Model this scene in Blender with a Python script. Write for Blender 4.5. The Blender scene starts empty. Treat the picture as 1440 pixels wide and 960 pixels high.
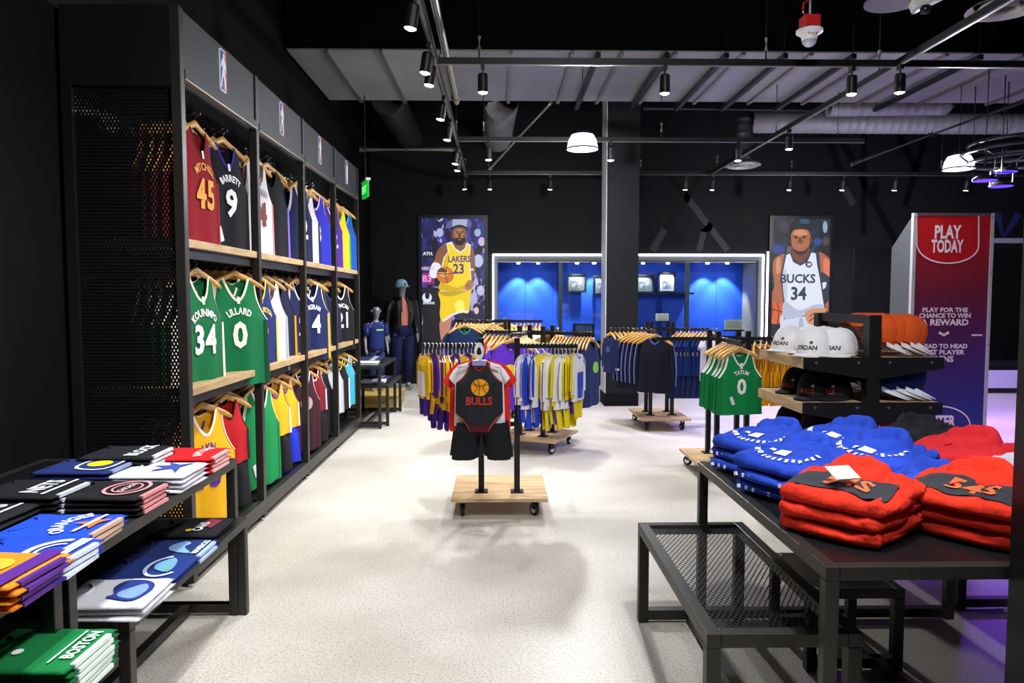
import bpy, math, random
from mathutils import Vector, Matrix, Euler, noise
R = math.radians
PI = math.pi
random.seed(11)
SC = bpy.context.scene
COL = SC.collection

# ------------------------------------------------------------------ camera
F, CX, CY = 1020.0, 720.0, 480.0          # focal length and centre in pixels of the 1440x960 frame
HOR, VPX, CAMZ = 418.0, 702.0, 1.5        # horizon row, vanishing column of the aisle, eye height
cam_d = bpy.data.cameras.new('camera')
cam_d.sensor_width = 36.0
cam_d.lens = 36.0 * F / 1440.0
cam_d.clip_start = 0.05
cam = bpy.data.objects.new('camera', cam_d)
COL.objects.link(cam)
cam.location = (0, 0, CAMZ)
cam.rotation_euler = (PI / 2 - math.atan((CY - HOR) / F), 0, -math.atan((CX - VPX) / F))
SC.camera = cam
CR = cam.rotation_euler.to_matrix()

# ------------------------------------------------------------------ world and exposure
wd = bpy.data.worlds.new('world')
SC.world = wd
wd.use_nodes = True
wd.node_tree.nodes['Background'].inputs[0].default_value = (0.6, 0.65, 0.8, 1)
wd.node_tree.nodes['Background'].inputs[1].default_value = 0.006
vs = SC.view_settings
vs.view_transform = 'Standard'
vs.look = 'None'
vs.gamma = 1.0
vs.use_curve_mapping = False
vs.exposure = 0.0
SPOT_W = 145.0        # watts of one track head
DOME_W = 320.0        # watts of one pendant
PURPLE_W = 380.0      # watts of one violet stage light

# ------------------------------------------------------------------ helpers
def ray(px, py):
    return (CR @ Vector(((px - CX) / F, -(py - CY) / F, -1.0))).normalized()

def at_z(px, py, z):
    d = ray(px, py); t = (z - CAMZ) / d.z
    return Vector((d.x * t, d.y * t, z))

def at_y(px, py, y):
    d = ray(px, py); t = y / d.y
    return Vector((d.x * t, y, CAMZ + d.z * t))

def at_x(px, py, x):
    d = ray(px, py); t = x / d.x
    return Vector((x, d.y * t, CAMZ + d.z * t))

def lin(h):
    if isinstance(h, (tuple, list)):
        return (h[0], h[1], h[2], 1.0)
    h = h.lstrip('#')
    c = [int(h[i:i + 2], 16) / 255.0 for i in (0, 2, 4)]
    return tuple([(v / 12.92 if v <= 0.04045 else ((v + 0.055) / 1.055) ** 2.4) for v in c] + [1.0])

MATS = {}
def mat(name, col='#808080', rough=0.6, metal=0.0, emit=0.0, bump=None, var=None, spec=None, sheen=0.0):
    """bump=(scale, strength, distance), var=(scale, amount) of value noise on the base colour"""
    if name in MATS:
        return MATS[name]
    m = bpy.data.materials.new(name)
    m.use_nodes = True
    nt = m.node_tree
    b = nt.nodes['Principled BSDF']
    c = lin(col)
    b.inputs['Base Color'].default_value = c
    b.inputs['Roughness'].default_value = rough
    b.inputs['Metallic'].default_value = metal
    if spec is not None:
        b.inputs['Specular IOR Level'].default_value = spec
    if sheen:
        b.inputs['Sheen Weight'].default_value = sheen
    if emit:
        b.inputs['Emission Color'].default_value = c
        b.inputs['Emission Strength'].default_value = emit
    tc = None
    if bump or var:
        tc = nt.nodes.new('ShaderNodeTexCoord')
    if bump:
        n = nt.nodes.new('ShaderNodeTexNoise')
        n.inputs['Scale'].default_value = bump[0]
        n.inputs['Detail'].default_value = 3
        nt.links.new(tc.outputs['Object'], n.inputs['Vector'])
        bp = nt.nodes.new('ShaderNodeBump')
        bp.inputs['Strength'].default_value = bump[1]
        bp.inputs['Distance'].default_value = bump[2]
        nt.links.new(n.outputs['Fac'], bp.inputs['Height'])
        nt.links.new(bp.outputs['Normal'], b.inputs['Normal'])
    if var:
        n = nt.nodes.new('ShaderNodeTexNoise')
        n.inputs['Scale'].default_value = var[0]
        n.inputs['Detail'].default_value = 4
        nt.links.new(tc.outputs['Object'], n.inputs['Vector'])
        rp = nt.nodes.new('ShaderNodeValToRGB')
        a = var[1]
        rp.color_ramp.elements[0].position = 0.35
        rp.color_ramp.elements[1].position = 0.65
        rp.color_ramp.elements[0].color = tuple([v * (1 - a) for v in c[:3]] + [1])
        rp.color_ramp.elements[1].color = tuple([min(1, v * (1 + a)) for v in c[:3]] + [1])
        nt.links.new(n.outputs['Fac'], rp.inputs['Fac'])
        nt.links.new(rp.outputs['Color'], b.inputs['Base Color'])
    MATS[name] = m
    return m

def cloth(col):
    return mat('cloth_' + col.strip('#'), col, 0.85, bump=(70, 0.35, 0.004), spec=0.25)

def ink(col):
    return mat('print_' + col.strip('#'), col, 0.6, spec=0.3)

def glow(col, s=1.0):
    m = mat('screen_%s_%s' % (col.strip('#'), s), col, 0.5, emit=s)
    m.node_tree.nodes['Principled BSDF'].inputs['Base Color'].default_value = (0.01, 0.01, 0.01, 1)
    return m

def frame_axes(d):
    d = d.normalized()
    u = Vector((0, 0, 1)) if abs(d.z) < 0.95 else Vector((1, 0, 0))
    a = d.cross(u).normalized()
    return a, d.cross(a).normalized() * -1.0

class MB:
    def __init__(s):
        s.v = []; s.f = []
    def add(s, vs_, fs_):
        o = len(s.v)
        s.v += [tuple(v) for v in vs_]
        s.f += [tuple(i + o for i in f) for f in fs_]
        return s
    def box(s, c, d, rot=None):
        hx, hy, hz = d[0] / 2, d[1] / 2, d[2] / 2
        p = [Vector((x, y, z)) for x in (-hx, hx) for y in (-hy, hy) for z in (-hz, hz)]
        if rot is not None:
            p = [rot @ q for q in p]
        c = Vector(c)
        return s.add([q + c for q in p], [(0, 1, 3, 2), (4, 6, 7, 5), (0, 4, 5, 1), (2, 3, 7, 6), (0, 2, 6, 4), (1, 5, 7, 3)])
    def span(s, a, b):
        a, b = Vector(a), Vector(b)
        return s.box((a + b) / 2, [abs(q) for q in (b - a)])
    def bar(s, p, q, w, h=None):
        p, q = Vector(p), Vector(q); h = h or w
        a, b = frame_axes(q - p)
        a, b = a * w / 2, b * h / 2
        pts = [p - a - b, p + a - b, p + a + b, p - a + b, q - a - b, q + a - b, q + a + b, q - a + b]
        return s.add(pts, [(3, 2, 1, 0), (4, 5, 6, 7), (0, 1, 5, 4), (1, 2, 6, 5), (2, 3, 7, 6), (3, 0, 4, 7)])
    def tube(s, pts, r, n=8, cap=True):
        pts = [Vector(p) for p in pts]
        rs = r if isinstance(r, (list, tuple)) else [r] * len(pts)
        rings = []
        a = b = None
        for i, p in enumerate(pts):
            d = (pts[min(i + 1, len(pts) - 1)] - pts[max(i - 1, 0)])
            if d.length < 1e-9: d = Vector((0, 0, 1))
            d.normalize()
            if a is None:
                a, b = frame_axes(d)
            else:
                a = (a - d * a.dot(d))
                a = a.normalized() if a.length > 1e-6 else frame_axes(d)[0]
                b = d.cross(a)
            rings.append([p + a * rs[i] * math.cos(t * 2 * PI / n) + b * rs[i] * math.sin(t * 2 * PI / n) for t in range(n)])
        return s.loft(rings, cap)
    def loft(s, rings, cap=True, close=True):
        n = len(rings[0]); vs_ = [p for r_ in rings for p in r_]; fs_ = []
        for i in range(len(rings) - 1):
            for j in range(n if close else n - 1):
                k = (j + 1) % n
                fs_.append((i * n + j, i * n + k, (i + 1) * n + k, (i + 1) * n + j))
        if cap and close:
            fs_.append(tuple(range(n - 1, -1, -1)))
            fs_.append(tuple(range((len(rings) - 1) * n, len(rings) * n)))
        return s.add(vs_, fs_)
    def ell(s, secs, n=14):
        """loft of ellipses: (centre, rx, ry) with rings in the horizontal plane"""
        return s.loft([[Vector(c) + Vector((rx * math.cos(t * 2 * PI / n), ry * math.sin(t * 2 * PI / n), 0)) for t in range(n)] for c, rx, ry in secs])
    def lathe(s, prof, n=20, c=(0, 0, 0), rot=None, cap=False):
        c = Vector(c); rings = []
        for r_, z in prof:
            ring = [Vector((r_ * math.cos(t * 2 * PI / n), r_ * math.sin(t * 2 * PI / n), z)) for t in range(n)]
            if rot is not None: ring = [rot @ q for q in ring]
            rings.append([q + c for q in ring])
        return s.loft(rings, cap)
    def grid(s, rows):
        n = len(rows[0]); fs_ = []
        for i in range(len(rows) - 1):
            for j in range(n - 1):
                fs_.append((i * n + j, i * n + j + 1, (i + 1) * n + j + 1, (i + 1) * n + j))
        return s.add([p for r_ in rows for p in r_], fs_)
    def mesh(s, name, smooth=False, merge=0.0):
        me = bpy.data.meshes.new(name)
        me.from_pydata(s.v, [], s.f)
        if merge:
            import bmesh
            bm = bmesh.new(); bm.from_mesh(me)
            bmesh.ops.remove_doubles(bm, verts=bm.verts, dist=merge)
            bm.to_mesh(me); bm.free()
        if smooth:
            me.polygons.foreach_set('use_smooth', [True] * len(me.polygons))
        me.update()
        return me
    def build(s, name, m, parent=None, smooth=False, bevel=0.0, merge=0.0):
        return link(name, s.mesh(name, smooth, merge), m, parent, bevel)

def link(name, me, m, parent=None, bevel=0.0):
    """link one mesh object; the material sits on the object so that meshes can be shared"""
    o = bpy.data.objects.new(name, me)
    COL.objects.link(o)
    if not me.materials:
        me.materials.append(m)
    elif me.materials[0] != m:
        o.material_slots[0].link = 'OBJECT'
        o.material_slots[0].material = m
    if parent is not None:
        o.parent = parent
    if bevel:
        b = o.modifiers.new('bevel', 'BEVEL'); b.width = bevel; b.segments = 2; b.limit_method = 'ANGLE'
    return o

def tag(o, label=None, cat=None, group=None, kind=None):
    if label: o['label'] = label
    if cat: o['category'] = cat
    if group: o['group'] = group
    if kind: o['kind'] = kind
    return o

def empty(name, loc=(0, 0, 0), rz=0.0):
    o = bpy.data.objects.new(name, None)
    o.empty_display_size = 0.1
    COL.objects.link(o)
    o.location = loc; o.rotation_euler = (0, 0, rz)
    return o

def copy_tree(o, parent=None):
    c = o.copy(); COL.objects.link(c)
    c.parent = parent
    for ch in o.children:
        copy_tree(ch, c)
    return c

def place(o, loc, rz=0.0, label=None, group=None, cat=None):
    o.location = loc; o.rotation_euler = (0, 0, rz)
    return tag(o, label, cat, group)

def rotz(v, a):
    c, s_ = math.cos(a), math.sin(a)
    return Vector((v[0] * c - v[1] * s_, v[0] * s_ + v[1] * c, v[2] if len(v) > 2 else 0))

def smooth_poly(pts, k=4):
    out = []; n = len(pts)
    for i in range(n):
        p0, p1, p2, p3 = [Vector(pts[(i + j - 1) % n] + (0,) if len(pts[0]) == 2 else pts[(i + j - 1) % n]) for j in range(4)]
        for q in range(k):
            t = q / k
            out.append(0.5 * (2 * p1 + (p2 - p0) * t + (2 * p0 - 5 * p1 + 4 * p2 - p3) * t * t + (3 * p1 - p0 - 3 * p2 + p3) * t ** 3))
    return out

TXT = {}
def text_geo(body, size=1.0, bold=0.02, xs=1.0, spacing=1.0):
    key = (body, bold, spacing)
    if key not in TXT:
        cu = bpy.data.curves.new('text', 'FONT')
        cu.body = body; cu.size = 1.0; cu.align_x = 'CENTER'; cu.align_y = 'CENTER'
        cu.offset = bold; cu.resolution_u = 2; cu.space_character = spacing; cu.space_line = 0.9
        ob = bpy.data.objects.new('text', cu)
        me = bpy.data.meshes.new_from_object(ob)
        vs_ = [v.co.copy() for v in me.vertices]; fs_ = [tuple(p.vertices) for p in me.polygons]
        if vs_:                               # centre on the real outline
            cxm = (min(v.x for v in vs_) + max(v.x for v in vs_)) / 2
            cym = (min(v.y for v in vs_) + max(v.y for v in vs_)) / 2
            vs_ = [Vector((v.x - cxm, v.y - cym, 0)) for v in vs_]
        bpy.data.objects.remove(ob); bpy.data.curves.remove(cu); bpy.data.meshes.remove(me)
        TXT[key] = (vs_, fs_)
    vs_, fs_ = TXT[key]
    return [Vector((v.x * size * xs, v.y * size, 0)) for v in vs_], fs_

def arch(vs_, rad):
    """bend a text baseline over an arc of radius rad (arched upwards)"""
    return [Vector(((rad + v.y) * math.sin(v.x / rad), (rad + v.y) * math.cos(v.x / rad) - rad, 0)) for v in vs_]

def disc(c, rx, ry=None, n=20, a0=0, a1=2 * PI):
    ry = ry or rx
    return [(c[0] + rx * math.cos(a0 + (a1 - a0) * i / n), c[1] + ry * math.sin(a0 + (a1 - a0) * i / n)) for i in range(n)]

def stroke(pts, w, closed=False):
    """2-D ribbon polygons along a polyline: list of quads"""
    out = []; n = len(pts)
    L, Rr = [], []
    for i in range(n):
        a = Vector(pts[(i - 1) % n] if closed else pts[max(i - 1, 0)]); b = Vector(pts[(i + 1) % n] if closed else pts[min(i + 1, n - 1)])
        d = (b - a); d = d.normalized() if d.length else Vector((1, 0))
        nn = Vector((-d.y, d.x)) * w / 2
        L.append(Vector(pts[i]) + nn); Rr.append(Vector(pts[i]) - nn)
    for i in range(n if closed else n - 1):
        k = (i + 1) % n
        out.append([L[i], Rr[i], Rr[k], L[k]])
    return out
# ------------------------------------------------------------------ shared materials
M_BLACK = mat('black_powder_coat', '#1b1b1d', 0.42, 0.3, bump=(220, 0.12, 0.001))
M_FRAME = mat('lit_black_steel_tube', '#34322f', 0.42, 0.45, bump=(220, 0.12, 0.001))  # lighter copy of the black coat: lamplight on frame edges painted in
M_BLACK2 = mat('black_laminate', '#121214', 0.33, bump=(60, 0.08, 0.001))
M_WALL = mat('black_wall_paint', '#0c0c0d', 0.8, bump=(45, 0.15, 0.003), spec=0.12)
M_WALL_BACK = mat('charcoal_wall_paint', '#17181b', 0.6, bump=(45, 0.15, 0.003), spec=0.15)
M_STRIPE = mat('gloss_black_wall_stripe', '#060607', 0.5, spec=0.15)
M_STRIPE_L = mat('satin_grey_wall_stripe', '#33363d', 0.5, spec=0.2)
M_FASCIA = mat('slate_fascia_laminate', '#1e2026', 0.6, bump=(160, 0.12, 0.001))
M_CEIL = mat('black_ceiling_paint', '#070708', 0.9, spec=0.1)
M_DUCT = mat('galvanised_duct', '#8d8f92', 0.5, 0.25, var=(1.2, 0.12))
M_DUCTD = mat('dark_spiral_duct', '#3a3b3d', 0.45, 0.6)
M_CHROME = mat('chrome', '#d8d8d8', 0.2, 1.0)
M_STEEL = mat('brushed_steel_edge', '#8f8d88', 0.4, 0.8)
M_WHITEP = mat('white_plastic', '#e8e8e8', 0.4)
M_CLEAR = mat('clear_acrylic', '#bcd6cc', 0.1, spec=0.6)
M_LENS = glow('#eef2ff', 30.0)
M_RUBBER = mat('black_rubber', '#0d0d0d', 0.7)

def wood_mat(name, a, b, sc=1.0, axis='X'):
    m = bpy.data.materials.new(name); m.use_nodes = True; nt = m.node_tree
    bs = nt.nodes['Principled BSDF']; bs.inputs['Roughness'].default_value = 0.45
    tc = nt.nodes.new('ShaderNodeTexCoord'); mp = nt.nodes.new('ShaderNodeMapping')
    mp.inputs['Scale'].default_value = {'X': (1.5 * sc, 14 * sc, 14 * sc), 'Y': (14 * sc, 1.5 * sc, 14 * sc)}[axis]
    n = nt.nodes.new('ShaderNodeTexNoise'); n.inputs['Scale'].default_value = 2.2; n.inputs['Detail'].default_value = 5; n.inputs['Distortion'].default_value = 0.8
    rp = nt.nodes.new('ShaderNodeValToRGB'); rp.color_ramp.elements[0].color = lin(a); rp.color_ramp.elements[1].color = lin(b)
    rp.color_ramp.elements[0].position = 0.3; rp.color_ramp.elements[1].position = 0.7
    nt.links.new(tc.outputs['Object'], mp.inputs['Vector']); nt.links.new(mp.outputs['Vector'], n.inputs['Vector'])
    nt.links.new(n.outputs['Fac'], rp.inputs['Fac']); nt.links.new(rp.outputs['Color'], bs.inputs['Base Color'])
    MATS[name] = m
    return m
M_PLY = wood_mat('birch_plywood', '#a58458', '#d3b384')
M_PLY_Y = wood_mat('birch_plywood_long', '#a58458', '#d3b384', axis='Y')
M_HANG = wood_mat('varnished_hanger_wood', '#b8863c', '#dba95c', 2.0)
M_PLINTH = wood_mat('pale_pine', '#b39245', '#d2b564')

def floor_material():
    m = bpy.data.materials.new('polished_concrete'); m.use_nodes = True; nt = m.node_tree
    L = nt.links.new; bs = nt.nodes['Principled BSDF']
    tc = nt.nodes.new('ShaderNodeTexCoord')
    def nz(sc, det, a, b, p0, p1):
        n = nt.nodes.new('ShaderNodeTexNoise'); n.inputs['Scale'].default_value = sc; n.inputs['Detail'].default_value = det
        L(tc.outputs['Object'], n.inputs['Vector'])
        r = nt.nodes.new('ShaderNodeValToRGB'); r.color_ramp.elements[0].color = a; r.color_ramp.elements[1].color = b
        r.color_ramp.elements[0].position = p0; r.color_ramp.elements[1].position = p1
        L(n.outputs['Fac'], r.inputs['Fac']); return n, r
    n1, r1 = nz(1.1, 6, lin('#bdb6aa'), lin('#d3cdc3'), 0.35, 0.65)      # cloudy patches
    n2, r2 = nz(95, 3, (0.62, 0.60, 0.57, 1), (1, 1, 1, 1), 0.36, 0.52)   # fine aggregate
    v = nt.nodes.new('ShaderNodeTexVoronoi'); v.inputs['Scale'].default_value = 42
    L(tc.outputs['Object'], v.inputs['Vector'])
    r3 = nt.nodes.new('ShaderNodeValToRGB'); r3.color_ramp.elements[0].color = (0.55, 0.53, 0.5, 1); r3.color_ramp.elements[1].color = (1, 1, 1, 1)
    r3.color_ramp.elements[0].position = 0.08; r3.color_ramp.elements[1].position = 0.2
    L(v.outputs['Distance'], r3.inputs['Fac'])
    def mul(a, b, f=1.0):
        x = nt.nodes.new('ShaderNodeMix'); x.data_type = 'RGBA'; x.blend_type = 'MULTIPLY'; x.inputs['Factor'].default_value = f
        L(a, x.inputs[6]); L(b, x.inputs[7]); return x.outputs[2]
    L(mul(mul(r1.outputs['Color'], r2.outputs['Color'], 0.8), r3.outputs['Color'], 0.7), bs.inputs['Base Color'])
    rr = nt.nodes.new('ShaderNodeMapRange'); rr.inputs['To Min'].default_value = 0.28; rr.inputs['To Max'].default_value = 0.5
    L(n1.outputs['Fac'], rr.inputs['Value']); L(rr.outputs['Result'], bs.inputs['Roughness'])
    bp = nt.nodes.new('ShaderNodeBump'); bp.inputs['Strength'].default_value = 0.08; bp.inputs['Distance'].default_value = 0.002
    L(n2.outputs['Fac'], bp.inputs['Height']); L(bp.outputs['Normal'], bs.inputs['Normal'])
    return m

# ------------------------------------------------------------------ room shell
XL, XR, YB, YF, ZC = -2.20, 10.2, 12.6, -1.6, 4.9
def struct(o, label, cat):
    return tag(o, label, cat, kind='structure')

struct(MB().span((XL - .15, YF, -.1), (XR + .15, YB + 1.2, 0)).build('floor', floor_material()), 'pale speckled polished concrete floor', 'floor')
struct(MB().span((XL - .15, YF, ZC), (XR + .15, YB + 1.2, ZC + .1)).build('ceiling', M_CEIL), 'black painted open ceiling', 'ceiling')
struct(MB().span((XL - .15, YF, 0), (XL, YB, ZC)).build('wall_left', M_WALL), 'black wall behind the jersey shelving', 'wall')
struct(MB().span((XR, YF, 0), (XR + .15, YB, ZC)).build('wall_right', M_WALL), 'black wall beyond the violet lit area', 'wall')

# back wall with the opening of the lit display window
wa, wb = at_y(692, 480, YB), at_y(1075, 357, YB)
WX0, WX1, WZ0, WZ1 = wa.x, wb.x, wa.z, wb.z
b = MB()
b.span((XL - .15, YB, 0), (WX0, YB + .15, ZC)).span((WX1, YB, 0), (XR + .15, YB + .15, ZC))
b.span((WX0, YB, WZ1), (WX1, YB + .15, ZC)).span((WX0, YB, 0), (WX1, YB + .15, WZ0))
WALLB = struct(b.build('wall_back', M_WALL_BACK), 'charcoal back wall with dark court line graphics', 'wall')

def wall_stripe(pts, w, m, name='painted_line'):
    """a painted vinyl stripe on the back wall, through pixels"""
    p = [at_y(x, y, YB) for x, y in pts]
    q = stroke([(v.x, v.z) for v in p], w)
    mb = MB()
    for quad in q:
        mb.add([(c.x, YB - .006, c.y) for c in quad] + [(c.x, YB + .004, c.y) for c in quad],
               [(0, 1, 2, 3), (0, 4, 5, 1), (2, 6, 7, 3)])
    return mb.build(name, m, WALLB)
wall_stripe([(795, 346), (850, 296), (905, 246)], .13, M_STRIPE)
wall_stripe([(935, 322), (962, 285), (985, 245)], .12, M_STRIPE)
wall_stripe([(917, 352), (935, 322)], .12, M_STRIPE_L)
wall_stripe([(968, 280), (1000, 322), (1023, 352)], .11, M_STRIPE_L)
wall_stripe([(940, 245), (968, 280)], .12, M_STRIPE)
wall_stripe([(983, 352), (990, 325), (1000, 316)], .10, M_STRIPE_L)
wall_stripe([(985, 320)] + [(1030 + 36 * math.cos(a), 335 - 38 * math.sin(a)) for a in [PI - i * PI / 10 for i in range(1, 10)]], .12, M_STRIPE)
wall_stripe([(1158, 180), (1190, 262)], .12, M_STRIPE); wall_stripe([(1185, 262), (1200, 288)], .12, M_STRIPE_L)
wall_stripe([(1175, 182), (1232, 288), (1262, 345)], .12, M_STRIPE)
wall_stripe([(1215, 180), (1214, 330)], .10, M_STRIPE)
wall_stripe([(1262, 185), (1290, 245)], .12, M_STRIPE); wall_stripe([(1302, 190), (1272, 290)], .11, M_STRIPE)
wall_stripe([(1402, 300), (1411, 334), (1432, 300)], .13, mat('violet_gloss_stripe', '#2b2f6a', 0.35))

# glazed display window: recess lining, blue panels, panes, light strip
WIN = empty('window_1', (0, 0, 0)); struct(WIN, 'lit glass display window with blue back panels', 'window')
DEP = .75
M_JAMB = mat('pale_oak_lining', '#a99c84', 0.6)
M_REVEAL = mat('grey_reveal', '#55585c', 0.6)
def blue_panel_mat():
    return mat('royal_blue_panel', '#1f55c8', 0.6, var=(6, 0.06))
jx = at_y(1052, 400, YB + .3).x
ix0, ix1, iz1 = WX0 + .10, WX1 - .10, WZ1 - .12
MB().span((WX0, YB, WZ0), (ix0, YB + .12, WZ1)).span((ix1, YB, WZ0), (WX1, YB + .12, WZ1)).span((ix0, YB, iz1), (ix1, YB + .12, WZ1)).build('reveal', M_REVEAL, WIN)
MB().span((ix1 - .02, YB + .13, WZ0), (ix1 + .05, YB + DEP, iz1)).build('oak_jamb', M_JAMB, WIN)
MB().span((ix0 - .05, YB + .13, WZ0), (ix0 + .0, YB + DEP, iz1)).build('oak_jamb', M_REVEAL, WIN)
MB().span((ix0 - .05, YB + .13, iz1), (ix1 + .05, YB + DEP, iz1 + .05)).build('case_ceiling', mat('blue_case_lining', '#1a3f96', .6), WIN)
MB().span((ix0 - .05, YB + .0, WZ0 - .03), (ix1 + .05, YB + DEP, WZ0)).build('case_shelf', M_BLACK2, WIN)
npan = 9
for i in range(npan):
    x0 = ix0 + (ix1 - ix0) * i / npan; x1 = ix0 + (ix1 - ix0) * (i + 1) / npan
    MB().span((x0 + .003, YB + DEP, WZ0), (x1 - .003, YB + DEP + .02, iz1)).build('blue_panel', blue_panel_mat(), WIN)
MB().span((ix0, YB + DEP + .02, WZ0), (ix1, YB + DEP + .04, iz1)).build('panel_backing', M_BLACK, WIN)
def glass_mat():
    m = bpy.data.materials.new('clear_glass'); m.use_nodes = True; nt = m.node_tree
    out = nt.nodes['Material Output']; nt.nodes.remove(nt.nodes['Principled BSDF'])
    t = nt.nodes.new('ShaderNodeBsdfTransparent'); t.inputs[0].default_value = (.9, .95, 1, 1)
    g = nt.nodes.new('ShaderNodeBsdfGlossy'); g.inputs['Roughness'].default_value = 0.02
    fr = nt.nodes.new('ShaderNodeFresnel'); fr.inputs[0].default_value = 1.5
    mx = nt.nodes.new('ShaderNodeMixShader')
    nt.links.new(fr.outputs[0], mx.inputs[0]); nt.links.new(t.outputs[0], mx.inputs[1]); nt.links.new(g.outputs[0], mx.inputs[2])
    nt.links.new(mx.outputs[0], out.inputs[0]); return m
M_GLASS = glass_mat()
mulx = [at_y(788, 400, YB + .1).x, at_y(966, 400, YB + .1).x]
edges = [ix0] + mulx + [ix1]
for i in range(3):
    MB().span((edges[i] + .012, YB + .085, WZ0), (edges[i + 1] - .012, YB + .091, iz1)).build('pane', M_GLASS, WIN)
for x in mulx:
    MB().span((x - .035, YB + .07, WZ0), (x + .035, YB + .11, iz1)).build('mullion', mat('dark_green_mullion', '#0f2a2a', .4), WIN)
MB().span((ix0, YB + .06, iz1 - .025), (ix1, YB + .11, iz1)).build('head_rail', M_STEEL, WIN)
MB().span((at_y(845, 412, YB + .5).x, YB + .45, at_y(900, 414, YB + .5).z), (at_y(975, 412, YB + .5).x, YB + DEP - .005, at_y(900, 411, YB + .5).z)).build('picture_ledge', M_BLACK2, WIN)
M_LED = glow('#f4f7ff', 9.0)
zs = WZ1 - .02
MB().bar((WX0 + .02, YB - .012, zs), (WX1 - .02, YB - .012, zs), .022, .03).build('light_strip', M_LED, WIN)
for x in (WX0 + .02, WX1 - .02):
    MB().bar((x, YB - .012, WZ0 + .02), (x, YB - .012, zs), .03, .022).build('light_strip', M_LED, WIN)
MB().bar((WX1 + .05, YB - .03, WZ0 + .02), (WX1 + .05, YB - .03, zs + .06), .03, .022).build('light_strip', M_LED, WIN)
# small downlights in the case that wash the blue panels
for px_ in (729, 757, 812, 836, 905, 940, 996, 1024):
    p = at_y(px_, 370, YB + .45)
    MB().lathe([(.0, 0), (.03, 0), (.03, .03), (0, .03)], 12, (p.x, YB + .5, iz1 - .03)).build('case_downlight', M_LENS, WIN)
    ld = bpy.data.lights.new('case_spot', 'SPOT'); ld.energy = 110; ld.spot_size = R(78); ld.spot_blend = .5; ld.shadow_soft_size = .02; ld.color = (.8, .88, 1)
    lo = bpy.data.objects.new('case_spot', ld); COL.objects.link(lo); lo.parent = WIN
    lo.location = (p.x, YB + .5, iz1 - .06); lo.rotation_euler = (R(-12) * -1, 0, 0)

# counter under the window
ct = empty('low_counter', (0, YB - .18, 0)); tag(ct, 'long black counter running under the blue display window', 'counter')
MB().span((WX0 - .02, -.17, 0), (WX1, .165, WZ0 - .09)).build('body', M_BLACK2, ct)
MB().span((WX0 - .04, -.19, WZ0 - .09), (WX1 + .02, .17, WZ0 - .045)).build('worktop', mat('charcoal_worktop', '#2a2b2e', .4), ct, bevel=.004)
for i in range(6):
    x0 = WX0 + (WX1 - WX0) * i / 6
    MB().span((x0 + .01, -.185, .1), (x0 + (WX1 - WX0) / 6 - .01, -.17, WZ0 - .11)).build('door_panel', M_BLACK, ct, bevel=.003)

# column in the middle of the shop
c0 = at_z(850, 571, 0); cw = .47
COLM = empty('column', (c0.x + cw / 2, c0.y + cw / 2, 0)); struct(COLM, 'square charcoal column with a skirting board', 'column')
MB().box((0, 0, ZC / 2), (cw - .03, cw - .03, ZC)).build('shaft', M_WALL_BACK, COLM)
MB().box((0, 0, .09), (cw, cw, .18)).build('skirting', M_WALL, COLM, bevel=.005)
MB().box((-(cw - .03) / 2 - .004, 0, 2.3), (.008, cw - .03, 4.4)).build('lit_side_face', mat('pale_lit_side', '#c4c8cc', .45), COLM)  # pale sheet: light falling on the column's left side, put into the colour
# black post in the right foreground
struct(MB().span((at_y(1419, 800, 1.95).x, 1.6, 0), (at_y(1419, 800, 1.95).x + .3, 1.95, ZC)).build('column', M_BLACK2), 'plain black post at the end of the hoodie table', 'column')
# black door in the back wall
dx0, dx1, dz = at_y(1199, 400, YB).x, at_y(1262, 400, YB).x, at_y(1230, 350, YB).z
DO = empty('door_1', (dx0, YB, 0)); struct(DO, 'flush black door beside the kiosk', 'door')
MB().span((0, -.02, 0), (dx1 - dx0, .0, dz)).build('leaf', M_BLACK2, DO, bevel=.004)
MB().bar((dx1 - dx0 - .1, -.06, .9), (dx1 - dx0 - .1, -.06, 1.35), .025).bar((dx1 - dx0 - .1, -.06, .95), (dx1 - dx0 - .1, -.01, .95), .02).bar((dx1 - dx0 - .1, -.06, 1.3), (dx1 - dx0 - .1, -.01, 1.3), .02).build('handle', M_STEEL, DO)
# black doorway with a lit header at the far right, and the bench front with pale panels
hx0, hx1 = at_y(1385, 340, YB).x, XR
HD = empty('door_2', (hx0, YB, 0)); struct(HD, 'dark wide doorway under a violet lit header', 'door')
hz = at_y(1420, 339, YB).z
MB().span((0, -.03, 0), (hx1 - hx0, 0, hz - .15)).build('leaf', M_BLACK2, HD)
MB().span((-.05, -.14, hz - .04), (hx1 - hx0, 0, hz + .04)).build('header', mat('pale_header', '#9a9ab0', .5), HD)
lb = empty('low_bench', (at_y(1380, 560, 11.2).x, 11.2, 0)); tag(lb, 'long low bench with pale perforated front panels', 'bench')
bw = XR - lb.location.x - .25
MB().span((0, 0, .0), (bw, .5, .42)).build('body', M_BLACK2, lb)
MB().span((-.02, -.03, .42), (bw, .52, .47)).build('bench_top', M_BLACK, lb)
for i in range(4):
    MB().span((.06 + i * bw / 4, -.015, .08), (bw / 4 * (i + 1) - .02, 0, .36)).build('front_panel', mat('pale_perforated_panel', '#c9c6d4', .5, bump=(200, .5, .003)), lb)

# ------------------------------------------------------------------ ceiling services
def thing_mesh(mb, name, m, label, cat, group=None, **k):
    return tag(mb.build(name, m, **k), label, cat, group)

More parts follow.
